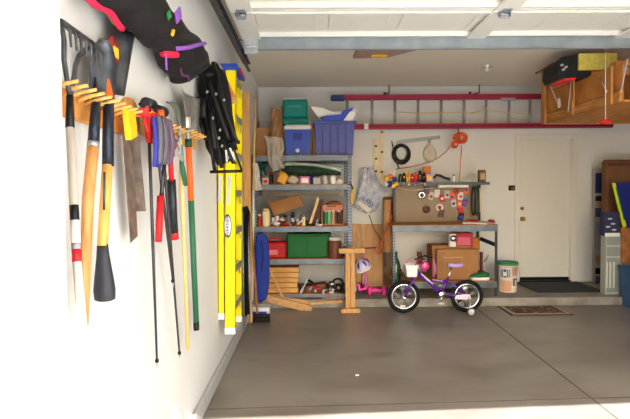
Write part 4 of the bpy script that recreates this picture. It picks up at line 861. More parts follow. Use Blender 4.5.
# clear bag with saw
YBG = YB - .12
t = thing('plastic_bag', 'clear plastic shopping bag with dark blue printing hanging on the back wall', 'bag', AY(370, 214, YBG))
def bagf(u, v):
    Ly = [(361, 168), (359, 182), (356, 196), (354, 205)]; Ry = [(373, 168), (378, 182), (388, 190), (377, 210)]
    f_ = u * 3; i = min(2, int(f_)); q = f_ - i
    l = [Ly[i][k] + (Ly[i + 1][k] - Ly[i][k]) * q for k in (0, 1)]; r = [Ry[i][k] + (Ry[i + 1][k] - Ry[i][k]) * q for k in (0, 1)]
    bot = (0, 5.5 * u ** 2 * math.sin(v * PI))
    return AY(l[0] + (r[0] - l[0]) * v + bot[0], l[1] + (r[1] - l[1]) * v + bot[1], YBG) + Vector((.008 * math.sin(14 * v + 3 * u), -.05 * math.sin(v * PI) * math.sin(min(1, u * 1.1) * PI) + .012 * math.sin(18 * v + 5 * u), 0))
m = MB(); m.grid(bagf, 20, 18, (0, .003, 0)); m.build('film', mat('blue_clear_film', (228, 232, 242), .25, alpha=.6, rgb2=(172, 184, 214), scale=14), t)
g_ = AY(368, 201, YBG - .07); e1 = (AY(377, 208, YBG - .07) - AY(360, 197, YBG - .07)).normalized(); up_ = Vector((0, -1, 0)).cross(e1).normalized()
text_mesh('SEARS', .08, AY(367.3, 201, YBG - .088), e1, up_ if up_.z > 0 else -up_, .0008, 'printed_lettering', DBLUE, t)
MB().prism([AY(356, 203, YBG - .06), AY(359, 200.5, YBG - .06), AY(371.5, 209, YBG - .06), AY(368.5, 213.5, YBG - .06)], (0, .004, 0)).build('paper_slip', PAPER, t)
MB().tube(sm([(362, 176), (363, 170), (366, 167.5), (370, 167), (373.5, 169.5), (374.5, 180)], YBG), .008, 6).build('handle', LGREY, t)
t = thing('hacksaw', 'dark hacksaw with yellow grip hanging behind the plastic bag', 'saw', AY(370, 190, YB - .03))
MB().tube(sm([(362.5, 185), (361.8, 174), (364, 169.5), (373, 169.5), (374.5, 175), (374, 186)], YB - .04), .012, 6).build('bow', DSTEEL, t)
MB().bx(AY(369, 176, YB).x, AY(373.5, 176, YB).x, YB - .06, YB - .04, AY(370, 178, YB).z, AY(370, 171, YB).z, .004).build('handle', YELP, t)
# garden gloves / toy cluster by the bench post
t = thing('tool_cluster', 'yellow, orange and blue cluster of small clips beside the bench post', 'clips', AY(391, 190, 7.0))
for i, (px, py, r, mm) in enumerate([(386.5, 178.5, .036, YELP), (391, 176, .03, ORANGE), (394.5, 179.5, .032, DBLUE), (389.5, 184, .038, DBLUE), (393.5, 186, .028, YELP), (396.5, 184, .03, YELP), (386.5, 184.5, .022, WHITE)]):
    MB().blob(AY(px, py, 7.0 - .01 * i), (r, .02, r), 10, 6, None, .12, .7).build('clip', mm, t)
for dx in (-2, 2.6): MB().bar(AY(393, 176, 6.98), AY(393 + dx, 171, 6.98), .018, .006, (0, 1, 0)).build('blade', WHITE, t)
# boards leaning at the back wall
def lean_board(px0, px1, ytop, yfoot_d, mm, lab, th=.018, ytop_d=None, zb=ZS, name='plywood_board', grp=None):
    yt = ytop_d or YB - .03; a, b = AY(px0, ytop, yt), AY(px1, ytop, yt); a2, b2 = AY(px0, 280, yfoot_d).x, AY(px1, 280, yfoot_d).x
    v = [Vector((a2, yfoot_d, zb)), Vector((b2, yfoot_d, zb)), Vector((b.x, yt, b.z)), Vector((a.x, yt, a.z))]
    return one(MB().prism(v, (0, th, .004)), name, mm, lab, 'board', grp)
PBM = mat('birch_ply', (210, 166, 118), .7, rgb2=(176, 132, 88), scale=4, stretch=(5, 5, 1)); PBD = mat('dark_board', (134, 98, 66), .7, rgb2=(112, 80, 52), scale=4, stretch=(5, 5, 1))
lean_board(351.5, 361, 224, 7.3, PBM, 'narrow plywood board leaning behind the sawhorse')
lean_board(362, 384, 224.5, 7.28, mat('wide_ply', (206, 162, 116), .7, rgb2=(190, 146, 100), scale=3, stretch=(5, 5, 1)), 'wide plywood board leaning behind the pink scooter')
lean_board(383, 393.5, 197, 7.22, PBD, 'dark brown board leaning against the workbench post')
t = thing('cardboard_tube', 'thick tan cardboard tube with orange edge above the dark brown board', 'tube', AY(387, 250, 7.1))
MB().tube([AY(387, 200, 7.12), AY(386.5, 252, 7.1)], .052, 16).build('tube_wall', CARD2, t); MB().bar(AY(390, 202, 7.06), AY(389.6, 250, 7.04), .012, .006, (0, 1, 0)).build('orange_edge', ORANGE, t)
t = thing('white_batten', 'thin white batten leaning between sawhorse and plywood', 'batten', AY(355, 301, 7.0)); MB().bar(AY(351.8, 262, 7.15), AY(356.5, 296, 6.9), .03, .012, (0, 1, 0)).build('batten', WHITE, t)
t = thing('bungee_cord', 'orange bungee cord looped in front of the plywood', 'cord', AY(380, 255, 7.1))
MB().tube(sm([(392, 215), (389, 226), (384, 236), (381, 243), (384, 250), (379, 254), (374.5, 250), (377, 246.5)], 6.98), .009, 6).build('cord', CORD, t)
MB().tube(sm([(369, 215), (374, 229), (381, 240), (384, 243)], 7.0), .006, 6).build('thin_cord', plain('dark_string', (90, 60, 50), .8), t)
# ================================================================ WORKBENCH
B0, B1 = YS + .1, 7.28; xa = AY(392.5, 250, B0).x; xb = AY(497.5, 250, B0).x; zw = AY(445, 224.8, B0).z
BEAM = mat('bench_steel', (86, 94, 104), .4, .5, rgb2=(70, 76, 86), scale=12)
t = thing('workbench', 'steel framed workbench with wooden top and pegboard back', 'workbench', ((xa + xb) / 2, (B0 + B1) / 2, ZS))
zs_ = AY(485, 182, 7.1).z; zl = AY(445, 281.5, B0).z
for x, s_, mm in ((xa, 1, SLOT), (xb, -1, DSTEEL)):
    MB().bx(x, x + s_ * .035, B0, B0 + .004, ZS, zw - .0).bx(x, x + s_ * .004, B0, B0 + .035, ZS, zw).build('leg', mm, t)
    MB().bx(x, x + s_ * .035, B1, B1 - .004, ZS, zw).bx(x, x + s_ * .004, B1 - .035, B1, ZS, zw).build('leg', DSTEEL, t)
MB().bx(xa, xb, B0 - .002, B1, zw - .01, zw, .002).build('worktop', BOARD, t)
MB().bx(xa, xb, B0 - .006, B0 - .002, zw - .08, zw - .01).bx(xa, xb, B0 - .004, B0 + .03, zw - .086, zw - .082).build('front_beam', STEEL, t)
MB().bx(xa + .03, xb, B0 - .006, B0 - .002, zl - .085, zl - .009).bx(xa, xb, B0 - .004, B0 + .02, zl - .086, zl - .082).build('lower_beam', BEAM, t)
MB().bx(xa + .005, xb - .005, B0, B1, zl - .016, zl, .002).build('lower_shelf', BOARD, t)
for a_, b_ in (((xb - .004, B0 + .04, zw - .13), (xb - .25, B0 + .04, zw - .05)),): pass
MB().bar(AY(480, 238.5, B0 + .25), AY(496, 245, B0 + .02), .05, .006, (0, 1, 0)).build('brace', DSTEEL, t)
zsb = zs_
xq = AY(393.5, 200, 7.14).x; xs = AY(478.5, 200, 7.14).x; xs2 = AY(488.5, 182, 7.0).x
MB().bx(xq, xq + .03, 7.14, 7.15, zw, zsb).build('upright', DSTEEL, t); MB().bx(xs, xs + .03, 7.14, 7.15, zw, zsb).build('upright', DSTEEL, t)
MB().bx(xq - .02, xs2, 6.95, 7.26, zsb - .012, zsb, .002).build('upper_shelf', DSTEEL, t)
MB().bx(xq - .02, xs2, 6.945, 6.949, zsb - .04, zsb).build('shelf_lip', mat('teal_grey_steel', (70, 82, 88), .5, .3), t)
def peg_mat():
    m = bpy.data.materials.new('pegboard'); m.use_nodes = True; nt = m.node_tree; n = nt.nodes; L = nt.links; b = n['Principled BSDF']; b.inputs['Roughness'].default_value = .6
    tc = n.new('ShaderNodeTexCoord'); mp = n.new('ShaderNodeMapping'); mp.inputs['Scale'].default_value = (40, 0, 40); L.new(tc.outputs['Object'], mp.inputs['Vector'])
    fr = n.new('ShaderNodeVectorMath'); fr.operation = 'FRACTION'; L.new(mp.outputs['Vector'], fr.inputs[0])
    ds_ = n.new('ShaderNodeVectorMath'); ds_.operation = 'DISTANCE'; ds_.inputs[1].default_value = (.5, 0, .5); L.new(fr.outputs[0], ds_.inputs[0])
    lt = n.new('ShaderNodeMath'); lt.operation = 'LESS_THAN'; lt.inputs[1].default_value = .13; L.new(ds_.outputs['Value'], lt.inputs[0])
    mx = n.new('ShaderNodeMixRGB'); L.new(lt.outputs[0], mx.inputs['Fac']); mx.inputs['Color1'].default_value = (*lin((140, 122, 98)), 1); mx.inputs['Color2'].default_value = (*lin((60, 50, 40)), 1)
    L.new(mx.outputs['Color'], b.inputs['Base Color']); return m
YP = 7.18
MB().bx(xq + .0, xs + .03, YP, YP + .008, zw + .0, zsb - .02).build('pegboard', peg_mat(), t)
x0 = AY(436, 186, 7.1).x; x1 = AY(466, 186, 7.1).x; MB().bx(x0, x1, 6.97, 7.05, zsb - .075, zsb - .03, .01).build('strip_light', WHITE, t)
# items on the upper shelf
for i, (px, h_, mm, lab) in enumerate([(400.5, .12, 'DGREEN', 'dark green spring clamp at the left end of the upper bench shelf'), (404, .13, 'BLACK', 'black spring clamp second from the post on bench shelf'), (408, .16, 'YELP', 'yellow spring clamp on the upper bench shelf'), (412, .12, 'RED', 'red spring clamp just right of the yellow one'), (416, .13, 'RED', 'second red spring clamp, beside the black bottle'), (420, .16, 'BLACK', 'black spring clamp beside the orange one'), (424, .13, 'BLACK', 'black spring clamp in front of orange block')]):
    c = AY(px, 176, 7.0); t = thing('spring_clamp', lab, 'clamp', (c.x, c.y, zsb), 'spring clamps on the upper bench shelf'); mm = globals()[mm]
    MB().tube([(c.x - .016, 7.0, zsb + .002), (c.x - .02, 7.0, zsb + h_ * .5), (c.x - .006, 7.0, zsb + h_)], [.014, .015, .008], 8).build('jaw', mm, t)
    MB().tube([(c.x + .016, 7.0, zsb + .002), (c.x + .02, 7.0, zsb + h_ * .5), (c.x + .004, 7.0, zsb + h_)], [.014, .015, .008], 8).build('jaw', mm, t)
    MB().lathe((c.x, 6.985, zsb + h_ * .55), [(0, 0), (.014, 0), (.014, .03), (0, .03)], (0, 1, 0), 10).build('spring', CHROME if i % 2 else ORANGE, t)
    MB().tube([(c.x, 6.96, zsb - .0), (c.x + .005, 6.935, zsb - .045)], .008, 6).build('tip', [DBLUE, RED, WHITE, PURPLE][i % 4], t)
item_box('orange_block', 'orange brown box at the back of the bench shelf beside clamps', 'box', 424, 431, 166.5, zsb, 7.1, .1, plain('amber_box', (206, 120, 40), .6))
item_box('lilac_carton', 'lilac and yellow carton on the bench shelf right of clamps', 'box', 426, 433, 174, zsb, 6.99, .08, LPURP, YELP)
t = thing('black_hose', 'loop of black hose lying on the bench shelf', 'hose', AY(440, 180, 7.05)); MB().tube(sm([(434, 178), (436, 175), (440, 175.5), (445, 178), (450, 179.3)], 7.05), .018, 8).build('hose', BLACK, t)
jar('white_bottle', 'little white bottle with dark cap on the bench shelf under the cord', 'bottle', 453.8, 174.5, zsb, 7.0, .018, WHITE, BLACK)
t = item_box('brown_box', 'small brown box at the right end of the bench shelf', 'box', 479.5, 486, 170, zsb, 7.0, .08, plain('walnut_card', (124, 84, 60), .7), plain('pale_square', (186, 160, 130), .7))
# items on the pegboard
pi = 0
for (px, py, mm, kind, lab) in [
    (422, 195, 'CHROME', 'reel', 'silver and black tape reel at the left of the pegboard tools'), (427, 190, 'BROWN', 'card', 'brown card pack under the left of bench shelf'), (431, 196, 'LGREY', 'card', 'pale grey pack next to the brown card'),
    (437, 193.5, 'PAPER', 'card', 'white blister pack under strip light'), (442, 198, 'RED', 'card', 'red striped packet slanting on the pegboard'), (447, 194.5, 'TAN', 'card', 'tan packet in the middle of pegboard'),
    (452, 196.5, 'ORANGE', 'card', 'orange packet on the pegboard centre'), (457, 190, 'RED', 'card', 'red tag below right of strip light'), (460.5, 196, 'PAPER', 'card', 'white packet on the pegboard right of the orange one'),
    (453.5, 203, 'LGREY', 'card', 'pale blue grey wrench pack on the pegboard'), (459.5, 203.5, 'ORANGE', 'card', 'lower orange packet beside blue pack'), (464.5, 202.5, 'BLUE', 'card', 'blue edged packet at the right of the group'),
    (439.5, 207.5, 'PAPER', 'reel', 'white and red tape roll hanging low on the pegboard'), (441.5, 213.5, 'BROWN', 'card', 'dark red tag below the tape roll'), (426.5, 209.5, 'BROWN', 'reel', 'brown tape roll low at the pegboard left'),
    (460.8, 211, 'RED', 'card', 'red tag hanging low at the pegboard right'), (461, 216.5, 'DBLUE', 'card', 'dark blue tag under the low red tag'), (466, 189.5, 'ORANGE', 'card', 'small orange tag near the strip light end')]:
    c = AY(px, py, YP - .03); mm = globals()[mm]; t = thing('tape_roll' if kind == 'reel' else 'hanging_packet', lab, 'roll' if kind == 'reel' else 'packet', c, 'things hanging on the pegboard')
    MB().tube([(c.x, YP, c.z + .045), (c.x, YP - .04, c.z + .045), (c.x, YP - .045, c.z + .055)], .003, 6).build('hook', GALV, t)
    if kind == 'reel':
        MB().lathe(c, [(.02, 0), (.055, 0), (.055, .022), (.02, .022), (.02, 0)], (0, 1, 0), 18).build('ring', mm, t); MB().lathe(c - Vector((0, .001, 0)), [(.014, 0), (.026, 0), (.026, .024), (.014, .024), (.014, 0)], (0, 1, 0), 14).build('core', RED if px > 435 else DSTEEL, t)
    else:
        r_ = random.uniform(-.35, .35); MB().box(c, (.075, .014, .11), (0, r_, 0), .003).build('pack', mm, t); MB().box(c - Vector((0, .009, .008)), (.04, .004, .034), (0, r_, 0)).build('print', random.choice([PAPER, RED, BLUE, DSTEEL]), t)
for k, (px, lab) in enumerate(((473.5, 'left black cable hank hanging inside the right bench upright'), (477, 'right black cable hank beside the bench upright'))):
    t = thing('cable_hank', lab, 'cable', AY(px, 214, 7.08), 'cable hanks by the bench upright'); MB().tube([AY(px + 2 * math.sin(a_), 201 - 14 * math.cos(a_), 7.08 + .01 * math.sin(2 * a_)) for a_ in [2 * PI * i / 20 for i in range(20)]], .012, 6, True).build('loop', [BLACK, DGREEN][k], t)
t = thing('pale_stick', 'thin pale stick against the right bench upright', 'stick', AY(480, 212, 7.06)); MB().tube(sm([(480, 188), (480.3, 212)], 7.06), .008, 6).build('stick', CREAM, t)
t = thing('folded_strap', 'orange string strung across the pegboard top', 'string', AY(410, 191, 7.1)); MB().tube(sm([(396, 186), (404, 189.5), (414, 190.5), (424, 189), (433, 188)], 7.12), .005, 6).build('string', CREAM, t)
# on the worktop
for q, mm, lab, yy in (([(461, 223), (478, 217), (497, 220), (480, 227)], PAPER, 'loose white paper sheets on the right of the worktop', 6.85), ([(470, 219), (477, 216.3), (484, 218.5), (476, 221.5)], RED, 'red folder lying on the worktop papers', 6.9), ([(486, 223), (496, 216.5), (497.5, 219), (489, 226)], plain('magazine_red', (196, 40, 60), .5), 'red and white magazine at the right worktop corner', 6.8)):
    P = [AZ(a_, b_, zw + .004) for a_, b_ in q]; P = [Vector((p.x, min(7.1, max(B0, B0 + (226 - b_) * .05)), zw + .002)) for p, (a_, b_) in zip([AY(a_, b_, 6.75) for a_, b_ in q], q)]
    if mm is not PAPER: P = [p + Vector((0, 0, .02)) for p in P]
    one(MB().prism(P, (0, 0, .018)), 'paper_stack', mm, lab, 'papers')
# under the bench
yb = B0 + .12
t = item_box('large_carton', 'large brown cardboard box under the workbench', 'box', 432, 470, 245.5, zl, yb + .1, .3, CARD)
item_box('flat_carton', 'slightly shorter cardboard box standing in front of the large one', 'box', 437, 479, 249.5, zl, yb, .08, mat('mid_card', (160, 116, 74), .85, var=.05))
a = AY(443, 258, yb - .003); b = AY(463, 258, yb - .003); 
one(MB().bx(a.x, b.x, yb - .004, yb - .001, a.z, a.z + .012), 'packing_tape', plain('pale_tape', (186, 148, 108), .5), 'pale strip of tape across the front cardboard box', 'tape')
item_box('pink_box', 'red and pink box stack lying on top of the cartons', 'box', 455, 473, 233.5, AY(460, 248.8, yb + .12).z + .002, yb + .12, .2, plain('raspberry_card', (176, 46, 66), .7), plain('rose_print', (206, 96, 120), .7))
item_box('orange_box', 'orange brown box behind the pink stack under the bench', 'box', 470, 480, 238, AY(470, 250, yb + .2).z, yb + .22, .12, plain('ochre_card', (182, 112, 50), .7))
item_box('white_box', 'narrow white box with pink side left of the pink stack', 'box', 449.5, 456, 234, AY(460, 249, yb + .03).z + .03, yb + .02, .06, PAPER)
t = thing('pink_cup', 'silver lidded pink cup on the white box under the bench', 'cup', AY(453, 240, yb)); MB().lathe(AY(453.5, 238.5, yb - .005), [(0, -.01), (.035, -.01), (.045, 0), (.035, .02), (0, .02)], (0, -1, 0), 14).build('lid_disc', CHROME, t)
t = thing('maroon_bag', 'maroon fabric roll standing beside the cartons', 'roll', AY(481, 278, yb)); MB().tube([AY(481.3, 252, yb + .05), Vector((AY(481.3, 270, yb + .05).x, yb + .05, zl))], .022, 10).build('roll', plain('maroon_cloth', (96, 40, 50), .9), t)
t = thing('silver_hook_tool', 'small silver hooked tool on the wall under the bench', 'tool', AY(486, 262, 7.2)); MB().tube(sm([(484, 262), (487, 258), (488.5, 254.5)], 7.2), .01, 6).build('shank', GALV, t)
# shoe
c = AY(481, 281.5, B0 + .06); x0 = AY(471.5, 280, B0 + .04).x; x1 = AY(490.5, 280, B0 + .04).x
t = thing('garden_clog', 'green and black shoe with thick white sole on the lower bench shelf', 'shoe', (c.x, c.y, zl))
Lh = x1 - x0
def sole(u, v): 
    w_ = .045 * (max(0.02, 1 - abs(2 * u - 1) ** 4)) ** .5
    return Vector((x0 + Lh * u, B0 + .075 + (2 * v - 1) * w_, zl + .001))
MB().grid(sole, 14, 6, (0, 0, .04)).build('sole', WHITE, t)
m = MB()
for k in (0,):
    pts_ = [(0.02, .03), (.2, .05), (.4, .062), (.6, .085), (.8, .07), (.98, .055)]
    def upper(u, v):
        f_ = u * 5; i = min(4, int(f_)); h_ = pts_[i][1] + (pts_[i + 1][1] - pts_[i][1]) * (f_ - i); w_ = .043 * (max(0.03, 1 - abs(2 * u - 1) ** 4)) ** .5
        return Vector((x0 + Lh * (.02 + .96 * u), B0 + .075 + w_ * math.cos(PI * v), zl + .038 + h_ * math.sin(PI * v)))
    m.grid(upper, 14, 10)
m.build('upper', plain('shoe_green', (24, 92, 50), .6), t); MB().blob((x0 + Lh * .55, B0 + .07, zl + .115), (.05, .03, .012), 12, 6).build('opening', BLACK, t)
# green bottle
c = AY(396, 284, B0 + .06)
t = thing('green_bottle', 'large dark green glass bottle on the lower shelf by the left leg', 'bottle', (c.x, c.y, zl)); h_ = AY(396, 251.5, c.y).z - zl
MB().lathe((c.x, c.y, zl), [(0, 0), (.055, 0), (.06, .02), (.06, h_ * .5), (.045, h_ * .66), (.02, h_ * .8), (.018, h_), (0, h_)], (0, 0, 1), 18).build('glass', plain('bottle_glass', (20, 74, 44), .12, coat=.5), t)
MB().tube(circ((c.x + .0, c.y - .03, zl + h_ * .3), .07, (1, 0, 0), (0, .25, 1), 20), .008, 6, True).build('hose_ring', DGREEN, t)
# ================================================================ BUCKET, MATS
c = AY(507, 293, 6.86); y_b = 6.86
t = thing('plaster_bucket', 'white plastic bucket with green lid and printed label beside the bench', 'bucket', (c.x, y_b, ZS))
rt_ = (AY(517.5, 266, y_b).x - AY(497, 266, y_b).x) / 2; zt_ = AY(507, 262.5, y_b - rt_ * .5).z; rb = rt_ * .84
MB().lathe((c.x, y_b, ZS), [(0, 0), (rb, 0), (rb, .01), (rt_ * .97, zt_ - ZS - .05), (rt_ * 1.02, zt_ - ZS - .05), (rt_ * 1.02, zt_ - ZS - .035), (rt_, zt_ - ZS - .03), (rt_ * .99, zt_ - ZS)], (0, 0, 1), 28).build('body', plain('bucket_cream', (214, 200, 184), .5), t)
MB().lathe((c.x, y_b, zt_ - .035), [(rt_ * 1.035, 0), (rt_ * 1.04, .03), (rt_ * 1.0, .038), (rt_ * .93, .03), (0, .03)], (0, 0, 1), 28).build('bucket_lid', plain('lid_green', (44, 138, 84), .5), t)
def patch(a0, a1, h0, h1, mm, nm='label'):
    H = zt_ - ZS - .05
    MB().grid(lambda u, v: Vector((c.x + (rb + (rt_ * .97 - rb) * (h0 + (h1 - h0) * v) + .003) * math.sin(a0 + (a1 - a0) * u), y_b - (rb + (rt_ * .97 - rb) * (h0 + (h1 - h0) * v) + .003) * math.cos(a0 + (a1 - a0) * u), ZS + H * (h0 + (h1 - h0) * v))), 8, 2).build(nm, mm, t)
patch(-1.2, .05, .52, .95, PAPER); patch(-1.1, -.05, .58, .90, plain('label_navy', (52, 66, 104), .6), 'label_print'); patch(.1, 1.3, .2, .6, PAPER); patch(.2, 1.0, .26, .55, plain('label_plum', (110, 60, 96), .6), 'label_print'); patch(-.9, .1, .06, .45, plain('label_peach', (212, 160, 126), .6)); patch(.15, .9, .66, .95, plain('label_rose', (196, 140, 124), .6), 'label_print'); patch(-.75, -.45, .64, .80, PAPER, 'label_print'); patch(.5, .75, .3, .48, WHITE, 'label_print')
MB().tube([(c.x + rt_ * math.cos(a_) * 1.03, y_b + rt_ * .3 - rt_ * .6 * 0 - .02 * 0 - .0, zt_ - .06 - .16 * math.sin(a_)) for a_ in [PI * i / 12 - 0 for i in range(0)]] or [(c.x + rt_ * 1.03, y_b, zt_ - .05), (c.x + rt_ * 1.08, y_b - .05, zt_ - .15), (c.x + rt_ * 1.0, y_b - .08, zt_ - .22)], .004, 6).build('handle', GALV, t)
q = [AZ(486, 308.5, 0), AZ(564, 306, 0), AZ(573, 314.5, 0), AZ(512, 317, 0)]
q = [AZ(496, 306.5, 0), AZ(556, 305.5, 0), AZ(573, 314.2, 0), AZ(512, 316.5, 0)]
ym0, ym1 = (q[2].y + q[3].y) / 2, min(YS - .01, (q[0].y + q[1].y) / 2)
x0, x1 = AZ(512, 316, 0).x, AZ(573, 314.5, 0).x
def rugm():
    m = bpy.data.materials.new('patterned_mat'); m.use_nodes = True; nt = m.node_tree; n = nt.nodes; L = nt.links; b = n['Principled BSDF']; b.inputs['Roughness'].default_value = .95
    tc = n.new('ShaderNodeTexCoord'); mp = n.new('ShaderNodeMapping'); mp.inputs['Scale'].default_value = (9, 9, 1); L.new(tc.outputs['Object'], mp.inputs['Vector'])
    v = n.new('ShaderNodeTexVoronoi'); v.inputs['Scale'].default_value = 1.6; L.new(mp.outputs['Vector'], v.inputs['Vector']); r = n.new('ShaderNodeValToRGB'); L.new(v.outputs['Distance'], r.inputs['Fac'])
    r.color_ramp.elements[0].color = (*lin((150, 118, 96)), 1); r.color_ramp.elements[1].color = (*lin((84, 58, 50)), 1); r.color_ramp.elements[0].position = .2; r.color_ramp.elements[1].position = .5
    L.new(r.outputs['Color'], b.inputs['Base Color']); return m
t = thing('door_mat', 'small brown patterned mat with pale border on the garage floor', 'mat', ((x0 + x1) / 2, (ym0 + ym1) / 2, 0))
MB().bx(x0, x1, ym0, ym1, .001, .010, .004).build('backing', plain('mat_dark_edge', (70, 60, 54), .9), t)
MB().bx(x0 + .02, x1 - .02, ym0 + .015, ym1 - .015, .010, .013).build('border', plain('mat_border', (178, 164, 140), .9), t)
MB().bx(x0 + .07, x1 - .07, ym0 + .05, ym1 - .05, .013, .016).build('field', rugm(), t)
xg0, xg1 = AZ(522, 286, ZS).x, AZ(592, 290, ZS).x
t = thing('step_mat', 'dark grey mat on the raised curb in front of the door', 'mat', ((xg0 + xg1) / 2, 7.1, ZS)); MB().bx(xg0, xg1 + .1, 6.72, 7.46, ZS + .001, ZS + .012, .004).build('mat_field', mat('charcoal_carpet', (66, 68, 74), .95, var=.15, scale=60, bump=.3), t)
# ================================================================ BICYCLE
YBK = 6.13
def K(px, py, dy=0.0): return AY(px, py, YBK + dy)
fw, rw = K(403.9, 295.3), K(466.9, 294.8); R0 = .200; fw.z = rw.z = R0 + .001
t = bike = thing('childs_bicycle', 'purple childs bicycle with training wheels, white basket and pink streamers', 'bicycle', ((fw.x + rw.x) / 2, YBK, 0))
def wheel(c):
    u, v = Vector((1, 0, 0)), Vector((0, 0, 1))
    ty = MB().tube(circ(c, R0 - .024, u, v, 40), .024, 10, True).build('tire', RUB, bike)
    MB().tube(circ(c, R0 - .054, u, v, 40), .009, 8, True).build('rim', CHROME, ty)
    m = MB()
    for k in range(20):
        a_ = 2 * PI * k / 20; m.tube([c + Vector((math.cos(a_) * .015, .018 * (-1) ** k, math.sin(a_) * .015)), c + Vector((math.cos(a_ + .25 * (-1) ** (k // 2)) * (R0 - .056), 0, math.sin(a_ + .25 * (-1) ** (k // 2)) * (R0 - .056)))], .0022, 5)
    m.build('spokes', ALU, ty); MB().tube([c - Vector((0, .04, 0)), c + Vector((0, .04, 0))], .018, 10).build('hub', CHROME, ty); return ty
ft = wheel(fw); rt2 = wheel(rw)
MB().box(fw + Vector((-.015, -.012, -.115)), (.06, .01, .028), (0, .1, 0), .006).build('reflector', WHITE, ft); MB().box(rw + Vector((-.03, -.012, .1)), (.05, .01, .028), (0, -.3, 0), .006).build('reflector', WHITE, rt2)
ht, hb_ = K(415.8, 268), K(418, 275); bb = K(441, 294); st_ = K(446.5, 282); crn = K(414, 276.5)
P = lambda pts, r, nm, mm, n=10: MB().tube(pts, r, n).build(nm, mm, bike)
P([ht, hb_], .022, 'head_tube', PURPLE)
for s_ in (-1, 1): P([crn + Vector((0, .035 * s_, 0)), K(410, 286, .04 * s_), fw + Vector((.0, .045 * s_, .0))], .0115, 'fork', PURPLE)
P([crn + Vector((0, -.045, 0)), crn + Vector((0, .045, 0))], .016, 'fork_crown', PURPLE)
P([hb_ + Vector((.01, 0, .01)), K(430, 283), bb], .021, 'down_tube', PURPLE); P([K(431, 280), K(440, 280.5), st_], .017, 'top_tube', PURPLE)
P([K(421, 273.6, -.022), K(433, 284, -.022)], .008, 'white_decal', WHITE, 6); P([K(432.5, 279.7, -.017), K(443, 281.2, -.017)], .006, 'white_decal', LPINK, 6)
P([K(446.8, 279), bb], .016, 'seat_tube', PURPLE)
for s_ in (-1, 1): P([st_ + Vector((0, .02 * s_, 0)), K(457, 287, .04 * s_), rw + Vector((0, .05 * s_, 0))], .009, 'seat_stay', PURPLE); P([bb + Vector((0, .02 * s_, 0)), rw + Vector((0, .05 * s_, 0))], .009, 'chain_stay', PURPLE)
P([K(447, 281), K(451.5, 268)], .0115, 'seat_post', CHROME)
c = K(454.5, 265); m = MB()
m.grid(lambda u, v: c + Vector(((u - .5) * .165, (2 * v - 1) * (.025 + .05 * u ** 2) , .018 * (1 - (2 * v - 1) ** 2) + .02 * u ** 3 + .01 * (1 - u) ** 3)), 10, 8, (0, 0, -.03)); m.build('saddle', LPURP, bike)
P([K(414.5, 268), K(418.5, 258)], .012, 'stem', PINK)
P([K(418, 258, -.2), K(424.5, 256, -.19), K(422, 257.5, -.10), K(418, 258.5, 0), K(420, 257, .1), K(425, 256, .2)], .009, 'handlebar', BLACK)
P([K(424, 255.8, -.20), K(432.5, 258, -.21)], .013, 'grip', BLACK); P([K(424, 255.8, .20), K(431, 257, .22)], .013, 'grip', BLACK)
for k in range(5): P([K(433, 258, -.2), K(435 + .6 * (k - 2), 262 + k, -.2), K(434.8 + .9 * (k - 2), 277 - k, -.2)], .0035, 'streamer', LPURP if k % 2 else PINK, 5)
for k in range(5): P([K(412, 257, .15), K(403.5 + .8 * k, 264, .12), K(402.5 + 1.1 * k, 272 + k * .5, .1)], .004, 'streamer', PINK if k % 2 else LPINK, 5)
x0, x1 = K(405, 270).x, K(416.5, 270).x; zb, ztp = K(410, 276).z, K(410, 264.5).z
tub('basket', (x0 + x1) / 2, YBK - .085, YBK + .085, zb, ztp, (x1 - x0) / 2 - .012, (x1 - x0) / 2, WHITE, bike, rim=.004, th=.004, inset=.012)
c = K(424.5, 265.5, -.08); MB().lathe(c, [(0, 0), (.045, .0), (.056, .012), (.045, .024), (0, .024)], (.2, -1, 0), 18, 1).build('pad', PINK, bike); MB().lathe(c + Vector((-.01, -.028, .01)), [(0, 0), (.03, 0), (.03, .004)], (0, -1, 0), 14).build('pad_badge', LPINK, bike)
P([K(419, 262), K(426, 270, -.03)], .02, 'pad_tube', PINK)
c = bb + Vector((0, -.05, 0)); MB().lathe(c, [(0, 0), (.04, 0), (.045, .006), (.04, .012), (0, .012)], (0, -1, 0), 20).build('sprocket', CHROME, bike)
P([c + Vector((0, -.015, 0)), c + Vector((-.03, -.03, -.085))], .008, 'crank', CHROME); P([c + Vector((0, .1, 0)), c + Vector((.03, .115, .085))], .008, 'crank', CHROME)
MB().box(c + Vector((-.03, -.065, -.085)), (.075, .055, .02), None, .005).build('pedal', LGREY, bike); MB().box(c + Vector((.03, .15, .085)), (.075, .055, .02), None, .005).build('pedal', LGREY, bike)
MB().bar(c + Vector((.03, .015, .02)), rw + Vector((-.02, -.035, .02)), .008, .045, (0, 1, 0), .003).build('chain_guard', PURPLE, bike); MB().prism([rw + Vector((-.16, -.06, -.02)), rw + Vector((-.15, -.06, .02)), rw + Vector((-.06, -.06, .035)), rw + Vector((.02, -.06, .03)), rw + Vector((.03, -.06, -.02)), rw + Vector((-.05, -.06, -.03))], (0, .006, 0)).build('chain_guard', plain('guard_white', (226, 214, 232), .35), bike)
for s_ in (-1, 1):
    w_ = Vector((rw.x - .01, YBK + s_ * .2, .0545)); P([rw + Vector((0, .05 * s_, 0)), rw + Vector((.0, .12 * s_, -.03)), w_ + Vector((0, -.02 * s_, 0))], .008, 'outrigger', CHROME, 8)
    tw = MB().tube(circ(w_, .042, (1, 0, 0), (0, 0, 1), 24), .0115, 8, True).build('training_wheel', RUB if s_ > 0 else plain('dark_grey_rubber', (60, 60, 64), .6), bike); MB().lathe(w_ - Vector((0, .022, 0)), [(0, .0), (.008, 0), (.012, .006), (.036, .008), (.038, .02), (0, .03)], (0, 1, 0), 18).build('wheel_disc', LGREY, tw)
